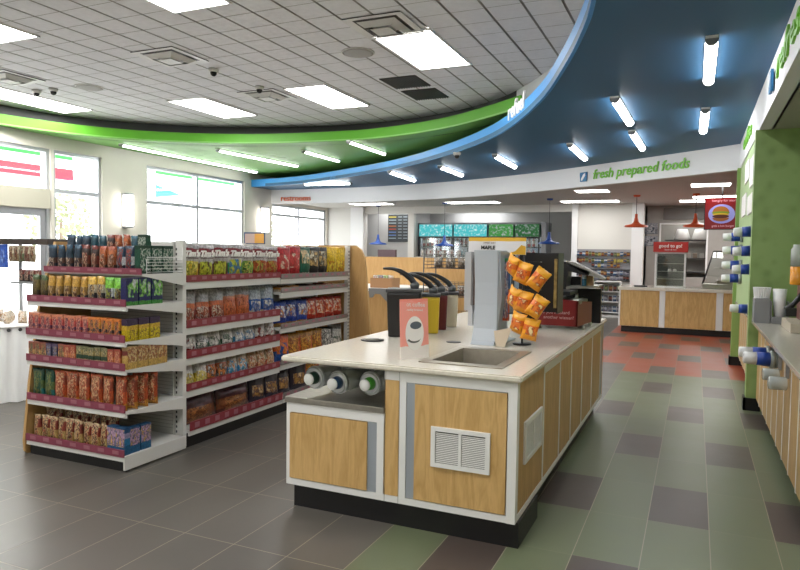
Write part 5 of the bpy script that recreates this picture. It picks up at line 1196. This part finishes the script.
# ------------------------------------------------------------------ merchandise wall and shelf unit
q0, q1 = ay(576, 249, YW-.03), ay(633, 281, YW-.03)
t = empty('merchandise_board', ((q0.x+q1.x)/2, YW-.02, q1.z), 0, 'grey hook board crowded with hanging packets on the beige far wall', 'hook board')
w2, h2 = (q1.x-q0.x)/2, q0.z-q1.z
MB().box(-w2, w2, -.0, .018, 0, h2).build('board', mat('hook_board', '#8f8f93', .6), t)
MB().box(-w2, w2, -.05, -.0, h2*.33, h2*.36).box(-w2, w2, -.05, 0, -.02, .0).build('rail', M_dark, t)
PKT = boxmesh('hanging_packet_form', .085, .03, .14, .004)
pm = [packmat('pkt_%d' % i, [(0, a_), (.35, b_), (.75, c_)]) for i, (a_, b_, c_) in enumerate((('#2b2b33', '#8a4a3a', '#2b2b33'), ('#8a6a3a', '#3a4a6a', '#a98a5a'), ('#2f5f8a', '#c9ccd0', '#2f4f7a'), ('#7a302a', '#a98040', '#5a2420'), ('#4a5a3a', '#8a8a5a', '#3a4a2a'), ('#a3903f', '#b9a85a', '#6a5a3a'), ('#7a7a8a', '#a9a9b0', '#4a4a5a'), ('#8a553a', '#b08a5a', '#4a2a1a')))]
cn = ('black and red', 'amber and blue', 'blue and white', 'red and gold', 'olive green', 'yellow', 'grey', 'orange')
for r_i, (zz, n) in enumerate(((.68, 17), (.5, 17), (.36, 14), (.16, 17), (.02, 17))):
    for k in range(n):
        if r_i == 2 and k < 5: continue
        c = random.randrange(6 if r_i < 2 else 8) if r_i < 3 else random.choice((2, 6, 6, 0, 7))
        put('hanging_packet', PKT, pm[c], (q0.x+.05+k*(2*w2-.1)/17, YW-.055, q1.z+h2*zz*1.15+random.uniform(-.012, .012)), random.uniform(-.2, .2), (random.uniform(.65, .9), 1, random.uniform(.6, .85)), '%s hanging packet, %s from left, %s row of the hook board' % (cn[c], od(k), ('top', 'second', 'third', 'fourth', 'lowest')[r_i]), 'packet', 'packets on the hook board')
u0, u1 = ay(594, 284, 16.3), ay(619, 327, 16.3)
t = empty('shelf_unit', ((u0.x+u1.x)/2, 16.5, 0), 0, 'small white shelf unit under the hook board left of the food counter', 'shelf unit')
w2 = (u1.x-u0.x)/2
MB().box(-w2, -w2+.02, -.2, .2, 0, .84).box(w2-.02, w2, -.2, .2, 0, .84).box(-w2+.02, w2-.02, .18, .2, 0, .84).box(-w2+.02, w2-.02, -.2, .18, 0.0, .06).build('frame', M_cream, t)
for z in (.13, .38, .62, .85): MB().box(-w2+.02, w2-.02, -.22, .18, z-.02, z).build('shelf', M_white, t)
for r_i, z in enumerate((.13, .38, .62)):
    for k in range(6): 
        c = ((6, 2, 6), (0, 2, 6), (3, 0, 4))[r_i][k % 3]
        put('small_package', PKT, pm[c], (u0.x+.07+k*.1, 16.4, z+.001), 0, (.9, 1, .95), '%s package, %s from left, %s shelf of the white unit' % (cn[c], od(k), ('lowest', 'middle', 'upper')[r_i]), 'package', 'packages on the white shelf unit')
o = MB().box(-.95, .0, -.35, .3, 0, .85).build('side_counter', mat('grey_counter', '#55565a', .5)); o.location = (u0.x-.05, 16.5, 0); tag(o, 'dark grey low counter left of the white shelf unit', 'counter')

# ------------------------------------------------------------------ hot food counter
hx0, hx1, hy = -1.33, .9, 13.36
t = empty('food_counter', (-.2, 13.8, 0), 0, 'hot food counter with oak panels, white stiles and pale top', 'counter'); O = Vector((-.2, 13.8, 0))
def hb(x0, x1, y0, y1, z0, z1, name, m, par=None, bev=0): return MB().box(x0-O.x, x1-O.x, y0-O.y, y1-O.y, z0, z1, bev).build(name, m, par or t)
hb(hx0+.02, hx1, hy+.02, 14.3, .12, .81, 'carcass', M_white)
hb(hx0+.05, hx1, hy+.06, 14.25, 0, .12, 'toe_kick', M_toe)
hb(hx0-.02, hx1+.02, hy-.03, 14.35, .81, .868, 'countertop', M_ctr, bev=.006)
for a, b in ((hx0+.03, -.605), (-.5, .362), (.478, hx1-.03)): hb(a, b, hy, hy+.02, .125, .805, 'front_panel', M_oak)
for a, b in ((hx0, hx0+.03), (-.6, -.505), (.367, .473)): hb(a, b, hy-.004, hy+.02, .12, .81, 'stile', M_white)
hb(hx0, hx0+.02, hy+.02, 14.3, .12, .81, 'end_panel', M_white)
# warmer
t = empty('food_warmer', (-.44, 13.6, .868), 0, 'white glass food warmer with a red good to go header', 'food warmer')
a0, a1, b0, b1 = -.27, .27, -.18, .2
m = MB()
for x in (a0, a1-.03):
    for y in (b0, b1-.03): m.box(x, x+.03, y, y+.03, .001, .66)
m.box(a0, a1, b0, b1, .001, .03).box(a0, a1, b0, b1, .64, .68); m.build('frame', M_white, t)
MB().box(a0-.03, a1+.03, b0-.04, b0-.02, .67, .86).box(a0-.03, a1+.03, b0-.02, b1, .68, .86).build('header', mat('warmer_red', '#b52a24', .45), t)
text('good to go!', .085, (0, b0-.042, .785), (1, 0, 0), (0, 0, 1), M_paper, t, extrude=.002, bold=.002)
text('fresh & hot', .045, (0, b0-.042, .715), (1, 0, 0), (0, 0, 1), M_paper, t, extrude=.002)
for z in (.16, .3, .45): MB().box(a0+.03, a1-.03, b0+.03, b1-.03, z, z+.008).build('shelf', M_steel, t)
MB().box(a0+.03, a1-.03, b0+.008, b0+.012, .03, .64).build('door_glass', M_case, t)
MB().box(a0+.03, a1-.03, b1-.02, b1-.015, .03, .64).build('rear_glass', mat('warmer_dark', '#4a4b48', .4), t)
for i, x in enumerate((-.45, -.36)):
    o = MB().lathe([(.03, 0), (.035, .02), (.025, .045), (.001, .05)], seg=12).build('wrapped_roll', M_paper); o.location = (x, 13.55, .868+.309); tag(o, 'small white wrapped food item inside the warmer, %s one' % ('left', 'right')[i], 'food', 'food in the warmer')
# chrome food bar
t = empty('heated_food_bar', (.42, 13.75, .868), 0, 'chrome heated food bar with a slanted glass guard at the counter end', 'food bar')
MB().box(-.3, .45, -.25, .25, .001, .09, .005).build('base', M_steel, t)
MB().tube([(-.3, -.2, .09), (-.12, .1, .7)], .012).tube([(.4, -.2, .09), (.4, .1, .7)], .012).tube([(-.12, .1, .7), (.4, .1, .7)], .012).tube([(-.28, .2, .09), (-.12, .1, .7)], .012).build('frame', M_dark, t)
MB().prism([(-.28, -.2, .1), (.4, -.2, .1), (.4, .08, .68), (-.12, .08, .68)], (0, .006, 0)).build('glass_guard', M_case, t)
MB().box(-.1, .4, -.05, .22, .38, .4).box(-.05, .4, -.05, .22, .09, .16).build('tray_shelf', M_steel, t)
o = MB().box(-.12, .12, -.06, .06, 0, .03, .004).build('tray', M_dark); o.location = (-.95, 13.5, .868); tag(o, 'small black tray at the left end of the food counter', 'tray')
# TV
tv0, tv1 = ay(705.5, 198.5, 12.9), ay(738, 229, 12.9)
t = empty('menu_screen', ((tv0.x+tv1.x)/2, 12.9, (tv0.z+tv1.z)/2), -.12, 'hanging red menu screen showing a burger, beside the green wall', 'screen')
w2, h2 = (tv1.x-tv0.x)/2, (tv0.z-tv1.z)/2
MB().box(-w2-.012, w2+.012, 0, .05, -h2-.012, h2+.012, .004).build('bezel', M_black, t)
MB().box(-w2, w2, -.004, 0, -h2, h2).build('display', mat('screen_red', '#8a1218', .3, emit=.05), t)
el = [(.0+.8*w2*math.cos(k*PI/16), -.0055, -.05*h2+.66*h2*math.sin(k*PI/16)*(1 if math.sin(k*PI/16) > 0 else .9)) for k in range(32)]
MB().prism(el, (0, -.002, 0)).build('plate_glow', mat('screen_lilac', '#9a9ae0', .3, emit=.15), t)
def bur(cx, cz, rx, rz, col, n, d, half=0):
    pts = [(cx*w2+rx*w2*math.cos(k*PI/12), -.008-d*.002, cz*h2+rz*h2*(math.sin(k*PI/12) if (not half or math.sin(k*PI/12)*half > 0) else .08*math.sin(k*PI/12))) for k in range(24)]
    MB().prism(pts, (0, -.0015, 0)).build(n, mat('scr_'+n, col, .4, emit=.08), t)
bur(-.05, .1, .5, .38, '#b5722e', 'bun_top', 0, 1); bur(-.05, .05, .54, .1, '#7a9a2a', 'lettuce', 1); bur(-.05, -.05, .5, .08, '#d9b02f', 'cheese', 2); bur(-.05, -.18, .5, .12, '#5a2a18', 'patty', 3); bur(-.05, -.28, .5, .22, '#a8642a', 'bun_base', 0, -1)
text('hungry for more?', .06, (.2*w2, -.008, .84*h2), (1, 0, 0), (0, 0, 1), mat('screen_pink', '#e0a0b0', .4, emit=.3), t, extrude=.001)
text('grab a hot burger', .05, (.1*w2, -.008, -.8*h2), (1, 0, 0), (0, 0, 1), mat('screen_pink', '#e0a0b0', .4, emit=.3), t, extrude=.001)
MB().tube([(0, .03, h2), (0, .03, ZR-(tv0.z+tv1.z)/2)], .012).build('mount', M_dark, t)
# kitchen contents
a, b = ay(660, 222, 18.0), ay(704, 231, 18.0)
o = MB().box(ay(664, 200, 17.98).x, ay(706, 200, 17.98).x, 17.94, 18.0, kz(222)+.06, kz(208)).build('vent_hood_panel', mat('hood_grey', '#6f6d6b', .5)); tag(o, 'dull grey ventilation panel on the kitchen wall', 'vent panel')
t = empty('kitchen_shelf', (.0, 18.75, 0), 0, 'steel kitchen wall shelves holding white containers behind the pass', 'shelf')
for z in (kz(240, 18.6), kz(258, 18.6), kz(272, 18.6)): MB().box(kx(662)+.05, kx(706)+.1, -.2, .2, z-.02, z).build('shelf_board', M_dark, t)
for i, (px, z) in enumerate(((682, kz(240, 18.6)), (700, kz(240, 18.6)))):
    x = ay(px, 240, 18.65).x
    o = MB().lathe([(.16, 0), (.2, .04), (.13, .27), (.12, .28)], seg=18).build('white_container', M_white); o.location = (x, 18.7, z+.001); tag(o, 'white food container on the top kitchen shelf, %s one' % ('left', 'right')[i], 'container', 'white containers in the kitchen')
for i in range(6):
    x = kx(668)+i*.16; o = MB().box(-.05, .05, -.05, .05, 0, .12, .01).build('spice_jar', mat('jar_%d' % (i % 3), ('#9a938c', '#7a6a5a', '#b9b5b0')[i % 3], .4)); o.location = (x, 18.65, kz(258, 18.6)+.001); tag(o, 'small jar, %s from the left on the second kitchen shelf' % od(i), 'jar', 'jars in the kitchen')
for i, (a_, b_) in enumerate(((223, 234), (236, 246))):
    p0, p1 = ay(644.5, a_, 17.97), ay(657.5, b_, 17.97)
    o = MB().box(p0.x, p1.x, 17.975, 17.995, p1.z, p0.z).build('notice_poster', packmat('notice_print', [(0, '#8a8f98'), (.5, '#a9adb5')], ['#5a6f8a', '#c9ccd0', '#a9adb5', '#3a4a5a'], (.1, .9), 4)); tag(o, 'bluish notice sheet on the kitchen wall, %s one' % ('upper', 'lower')[i], 'poster', 'notices on the kitchen wall')

# ------------------------------------------------------------------ right hand drinks counters
def drinks_counter(y0, y1, lab, panels, full=True):
    t = empty('drinks_counter', (.9, (y0+y1)/2, 0), 0, lab, 'counter'); ym = (y0+y1)/2
    MB().box(-.32, .84, y0-ym, y1-ym, .12, .836).build('carcass', M_white, t)
    MB().box(-.26, .84, y0-ym, y1-ym, 0, .12).build('toe_kick', M_toe, t)
    MB().box(-.4, .84, y0-ym, y1-ym, .838, .868, .005).build('countertop', mat('grey_solid_surface', '#b3aea2', .18, noise=.06, nscale=60), t)
    n = panels; st = (y1-y0)/n
    for i in range(n):
        a = y0-ym+i*st
        MB().box(-.34, -.32, a+.012, a+st-.012, .13, .82).build('front_panel', M_oak2, t)
        MB().box(-.342, -.32, a-.011, a+.011, .12, .836).build('stile', M_white, t)
    return t
drinks_counter(.2, 7.08, 'near drinks counter with oak panels along the right edge', 20)
drinks_counter(7.26, 9.97, 'far drinks counter between the patterned wall and the end pier', 8)
struct(MB().box(1.74, 1.76, 0, .001, 0, .001).build('trim_10', M_white)) if False else None
M_cblue = mat('cup_blue', '#1f3f94', .4)
def cup(loc, ax_, L, r0, r1, lab, grp, ring=True):
    t = empty('paper_cup_stack', loc, 0, lab, 'cup dispenser', grp)
    MB().lathe([(r0*.9, 0), (r0, .006), (r0+(r1-r0)*.42, L*.42)], axis=ax_, seg=22).build('cup_rim', M_white, t)
    MB().lathe([(r0+(r1-r0)*.42+.001, L*.42), (r0+(r1-r0)*.85, L*.85)], axis=ax_, seg=22).build('cup_band', M_cblue, t)
    MB().lathe([(r1+.004, L*.85), (r1+.012, L*.87), (r1+.012, L*.97), (r1+.004, L)], axis=ax_, seg=22).build('holder_ring', mat('holder_grey', '#9aa19f', .3, metal=.3), t)
    MB().lathe([(r1+.006, L), (r1+.006, L+.3 if False else L+.02)], axis=ax_, seg=22).build('tube', mat('holder_grey2', '#6f7674', .3), t)
gc_ = 'cup tubes on the pale green wall'
for i, (z, lab) in enumerate(((1.715, 'top'), (1.525, 'second'), (1.345, 'third'))):
    cup((.33, 7.36, z-.01), (1, .03, .05), .175, .042, .055, 'white and blue cup tube in the nearer column, %s one' % lab, gc_)
for i, (z, lab) in enumerate(((1.70, 'top'), (1.54, 'second'), (1.36, 'third'), (1.2, 'lowest'))):
    cup((.29, 9.0, z), (1, .03, .03), .215, .045, .058, 'white and blue cup tube in the farther column, %s one' % lab, gc_)
cup((.325, 7.4, .95), (1, .03, -.02), .18, .038, .048, 'single white and blue cup tube low beside the patterned wall', gc_)
cup((.335, 5.38, .735), (1, .08, -.03), .2, .042, .052, 'nearer white and blue cup sticking out below the near counter', 'cup tubes under the near counter')
cup((.32, 5.62, .745), (1, .08, -.03), .21, .038, .048, 'farther white and blue cup sticking out below the near counter', 'cup tubes under the near counter')
for i, (y, z) in enumerate(((5.12, .665), (4.72, .675))):
    t = empty('lid_dispenser', (.44, y, z), 0, 'clear plastic lid tube under the near counter, %s one' % ('farther', 'nearer')[i], 'lid dispenser', 'lid tubes under the near counter')
    MB().lathe([(.038, 0), (.042, .01), (.042, .095), (.04, .1)], axis=(1, .1, 0), seg=22).build('tube', mat('smoke_plastic', '#c5cdcb', .12, alpha=.45), t)
    m = MB()
    for k in range(4): m.lathe([(.033, .01+k*.018), (.037, .014+k*.018), (.033, .02+k*.018)], axis=(1, .1, 0), seg=18)
    m.build('lids', mat('lid_grey', '#b5bcba', .3), t)
    MB().box(.095, .115, .02, .04, .03, .165).build('bracket', M_grey, t)
# things on the near drinks counter
t = empty('lid_organizer', (.56, 6.88, .868), 0, 'grey organizer holding fluted white lids at the patterned wall', 'organizer')
MB().box(-.065, .065, -.1, .1, .001, .22, .004).build('box', M_grey, t)
m = MB()
for k in range(14): a = k*2*PI/14
prf = []
m = MB(); n = 40
ring0 = [(.06+.006*(k % 2))*1 for k in range(n)]
vs = [[m.bm.verts.new(((.075 if k % 2 else .066)*math.cos(2*PI*k/n)*s, (.075 if k % 2 else .066)*math.sin(2*PI*k/n)*s, z)) for k in range(n)] for s, z in ((.85, .222), (1, .32), (.9, .32))]
for a_, b_ in zip(vs, vs[1:]):
    for k in range(n): m.bm.faces.new((a_[k], a_[(k+1) % n], b_[(k+1) % n], b_[k]))
m.bm.faces.new(vs[-1]); m.bm.faces.new(vs[0][::-1]); m.build('lids', M_white, t)
t = empty('cup_holder', (.7, 6.85, .868), 0, 'white tapered cup in a grey steel holder beside the lid organizer', 'cup holder')
MB().lathe([(.04, .03), (.058, .31), (.05, .31)], seg=22).build('cup', M_white, t)
MB().box(-.07, .07, -.07, .07, .001, .06, .003).box(-.07, -.064, -.07, .07, .06, .2).box(.064, .07, -.07, .07, .06, .2).build('holder', M_grey, t)
t = empty('juice_dispenser', (1.0, 6.3, .869), 0, 'juice dispenser with clear orange tanks cut by the right edge', 'drinks machine')
MB().box(-.305, .35, -.3, .3, .001, .075, .006).build('drip_base', mat('beige_plastic', '#b5aa98', .5), t)
MB().box(-.2, .35, -.1, .28, .075, .37, .01).build('housing', mat('machine_maroon', '#6a3a34', .4), t)
for k in range(3):
    MB().lathe([(.05, .37), (.055, .38), (.055, .52)], c=(-.235+.125*k, 0, 0), seg=18).build('juice', mat('juice_orange', '#d98f2a', .2), t)
    MB().lathe([(.055, .521), (.055, .66), (.04, .68), (.04, .7)], c=(-.235+.125*k, 0, 0), seg=18).build('tank', mat('tank_clear', '#b5bab4', .15, alpha=.75), t)
MB().tube([(-.32, -.15, .17), (-.27, -.14, .22), (-.19, -.12, .33)], [.03, .02, .025]).box(-.33, -.25, -.18, -.11, .12, .19, .01).build('tap_lever', M_black, t)
t = empty('coffee_brewer', (.98, 5.35, .868), 0, 'cream drinks machine base on the near counter at the right edge', 'drinks machine')
MB().box(-.22, .4, -.45, .35, .001, .06, .01).build('base', mat('cream_plastic', '#cfc6b2', .45), t)
MB().box(-.18, .36, -.4, .3, .06, .07).build('mat', M_dark, t); MB().box(.1, .4, -.4, .3, .07, .6, .02).build('tower', M_dark, t)

# ------------------------------------------------------------------ left: rack and skirted display by the entrance
t = empty('hanging_rack', (-6.3, 5.15, 0), 0, 'black-topped rack of hanging packs at the far left behind the endcap', 'rack')
MB().box(-.97, -.08, -.15, .15, 1.485, 1.55, .005).build('top_bar', mat('rack_black', '#3a322e', .5), t)
MB().tube([(-.85, .1, 0.002), (-.85, .1, 1.49)], .02).tube([(-.2, .1, 0.002), (-.2, .1, 1.49)], .02).box(-.9, -.15, .05, .15, 0.002, .03).build('post', M_alu, t)
MB().box(-.75, -.2, -.1, .1, 1.05, 1.07).build('bracket_shelf', M_grey, t)
o = MB().box(-.085, .085, -.02, .0, 0, .26, .006).build('hanging_bag', packmat('rack_blue', [(0, '#2f5fc9'), (.9, '#1f4fb0')], ['#2f5fc9', '#7fa0e0', '#2f5fc9', '#1f3f9a'], (.2, .8), 3)); o.location = (-7.12, 5.02, 1.224); tag(o, 'bright blue hanging pack on the black-topped rack', 'pack')
cs = ['#9a8a6a', '#8a7a5a', '#5a6a4a', '#7a5a4a']
for k in range(5):
    put('hanging_pack', BAGS[k % 3], packmat('rackp_%d' % (k % 4), [(0, cs[k % 4]), (.5, '#b9b09a')], ['#d9cfc0', cs[k % 4], '#7a3a2a', '#4a3a2a'], (.1, .9), 5), (-6.95+.085*k, 5.0, 1.294), 0, (.95, 1, .95), 'small brown and cream hanging pack, %s from the left on the black-topped rack' % od(k), 'pack', 'hanging packs on the rack')
for k in range(4):
    put('hanging_pack', BAGS[k % 3], packmat('rackq_%d' % (k % 2), [(0, '#3a2a26'), (.6, '#8a3a33')], ['#5a3a30', '#c9b09a', '#8a3a33', '#2b2422'], (.1, .9), 5), (-6.95+.09*k, 5.12, 1.071), 0, (.95, 1, .7), 'dark maroon pack, %s from the left on the shelf of the black-topped rack' % od(k), 'pack', 'packs on the rack shelf')
t = empty('skirted_display_table', (-6.2, 4.4, 0), 0, 'round display table with a white pleated skirt and dark scalloped rim', 'display table')
n = 96; m = MB(); R0 = .46
vs = [[m.bm.verts.new(((R0+f*.018*math.sin(k*PI/2.0))*math.cos(2*PI*k/n), (R0+f*.018*math.sin(k*PI/2.0))*math.sin(2*PI*k/n), z)) for k in range(n)] for f, z in ((1.3, .003), (1.1, .3), (1, .66), (.2, .70))]
for a_, b_ in zip(vs, vs[1:]):
    for k in range(n): fce = m.bm.faces.new((a_[k], a_[(k+1) % n], b_[(k+1) % n], b_[k])); fce.smooth = True
m.build('skirt', mat('white_skirt', '#eef0f2', .6), t)
MB().lathe([(R0+.01, .70), (R0+.02, .71), (R0+.01, .725)], seg=48).build('table_top', M_white, t)
m = MB()
for k in range(32): a_ = 2*PI*k/32; m.lathe([(.014, 0), (.018, .004), (.014, .008)], c=((R0+.015)*math.cos(a_), (R0+.015)*math.sin(a_), .685), axis=(math.cos(a_), math.sin(a_), 0), seg=8)
m.build('scallop_beads', M_dark, t)
for k in range(9):
    x, y = -6.5+.085*k, 4.25+.1*(k % 2); 
    if (x+6.2)**2+(y-4.4)**2 > .16: y = 4.4
    put('pastry_pack', WR, packmat('pastry_%d' % (k % 2), [(0, '#d9c4a8'), (.5, '#e6dccb')], ['#c9a47a', '#ece4d8', '#d9bfa0', '#a9764a'], (.1, .9), 5), (x, y, .7255), .5*k, (1.1, 1.6, .8), 'pale pastry pack, %s from the left on the skirted table' % od(k), 'pastry pack', 'pastry packs on the skirted table')
t = empty('dark_floor_display', (-5.6, 4.9, 0), 0, 'dark slim floor display between the skirted table and the endcap', 'floor display')
MB().box(-.16, .2, -.1, .2, 0.05, .6, .01).build('case', M_dark, t); MB().box(-.16, .2, -.11, -.1, .3, .55).build('front', M_black, t); MB().box(-.14, .18, -.08, .18, 0, .05).build('base', M_grey, t)
for k in range(2): MB().box(-.14, .18, -.115, -.11, .2+.1*k, .23+.1*k).build('label_strip', M_paper, t)

# ------------------------------------------------------------------ outside
gm = mat('forecourt_concrete', '#d8d6d2', .8, noise=.04, nscale=2)
struct(MB().box(-60, -10.15, -15, 60, -.2, -.02).build('ground', gm))
def canopy(y0, y1, lab, cyan=False):
    t = empty('fuel_canopy', (-21, (y0+y1)/2, 0), 0, lab, 'fuel canopy', 'fuel canopies outside'); h = (y1-y0)/2
    MB().box(-4, 1, -h, h, 3.78, 5.1).build('fascia_box', M_white, t)
    MB().box(.99, 1.02, -h, h, 4.5, 5.1).build('green_stripe', mat('canopy_green', '#12a628', .5, ), t)
    if not cyan: MB().box(.99, 1.02, -h, h, 3.95, 4.18).box(1.02, 1.04, 0, h, 3.8, 3.95).build('red_stripe', mat('canopy_red', '#c4142c', .5), t)
    else: MB().prism([(1.0, -h, 3.55), (1.0, -h+1.4, 3.75), (1.0, -h, 4.05)], (.05, 0, 0)).build('cyan_flag', mat('canopy_cyan', '#22b0cc', .5), t)
    for y in (-h*.6, h*.6): MB().box(-1.7, -1.3, y-.2, y+.2, -.02, 3.78).build('column', M_white, t)
canopy(4, 16.7, 'fuel canopy with green and red stripes seen through the first window')
canopy(20.6, 25.6, 'farther fuel canopy with a green stripe seen through the second window', True)
def tree(x, y, r, h, lab, seed):
    t = empty('tree', (x, y, -.02), 0, lab, 'tree', 'trees outside'); rnd = random.Random(seed)
    MB().tube([(0, 0, 0), (.05, 0, h*.4), (0, .05, h*.75)], [.12, .09, .05]).build('trunk', mat('bark', '#8a7a68', .8), t)
    m = MB()
    for k in range(420):
        while True:
            p = Vector((rnd.uniform(-1, 1), rnd.uniform(-1, 1), rnd.uniform(-1, 1)))
            if p.length < 1: break
        p = Vector((p.x*r, p.y*r, h*.7+p.z*r*1.1)); a = Vector((rnd.uniform(-1, 1), rnd.uniform(-1, 1), rnd.uniform(-1, 1))).normalized()*.13; b = a.orthogonal().normalized()*.09
        m.quad(p-a, p-b, p+a, p+b)
    m.build('foliage', mat('pale_foliage', '#9aa07c', .8), t)
tree(-24, 19.4, 1.3, 3.6, 'pale tree seen through the glass beside the entrance door', 3)
tree(-26, 36, 2.0, 3.4, 'pale tree low in the far third window', 5)
t = empty('outdoor_sign', (-13.5, 9.0, -.02), 0, 'red and cyan sign outside the entrance door', 'sign')
MB().box(-.05, .05, -1.05, -.85, 0, 2.6).build('cyan_post', mat('canopy_cyan', '#3fc9dd', .5), t); MB().box(-.05, .0, -.75, .1, 2.05, 2.25).build('red_board', mat('canopy_red', '#d8324a', .5), t); MB().box(-.05, .0, -.8, .0, 1.45, 1.58).build('blue_board', mat('sign_blue', '#4a6fd0', .5), t); MB().box(-.06, -.01, -.7, -.1, 0, 1.45).build('panel', M_white, t)
t = empty('ice_freezer', (-12.5, 12.0, -.02), 0, 'white outdoor freezer chest seen low through the second window', 'freezer')
MB().box(-.5, .5, -1.2, 1.2, 0, 1.6, .03).build('cabinet', M_white, t); MB().box(.5, .52, -.9, .2, .4, 1.4).build('door', mat('freezer_blue', '#8fb0e0', .5), t)
t = empty('parked_car', (-17, 17.5, -.02), 0, 'pale parked car outside, low in the second window', 'car')
car = [(-2.1, .25), (-2.1, .75), (-1.4, .9), (-.7, 1.4), (.9, 1.4), (1.6, .95), (2.15, .85), (2.15, .25)]
MB().prism([(-.85, y, z) for y, z in car], (1.7, 0, 0)).build('body', mat('car_silver', '#c3c8cd', .3, metal=.3), t)
MB().prism([(.852, y, z) for y, z in ((-1.2, .95), (-.65, 1.33), (.85, 1.33), (1.4, .97))], (.01, 0, 0)).build('side_glass', M_dark, t)
for y in (-1.35, 1.35):
    for x in (-.8, .8): MB().lathe([(.2, -.1), (.32, -.1), (.32, .1), (.2, .1)], c=(x, y, .32), axis=(1, 0, 0), seg=22).build('wheel', M_black, t)

# ------------------------------------------------------------------ world and view
w = bpy.data.worlds.new('world'); S.world = w; w.use_nodes = True
bg = w.node_tree.nodes['Background']; bg.inputs[0].default_value = (.93, .97, 1, 1); bg.inputs[1].default_value = 5.5
S.view_settings.view_transform = 'Standard'; S.view_settings.look = 'None'; S.view_settings.exposure = .47; S.view_settings.gamma = 1; S.view_settings.use_curve_mapping = False
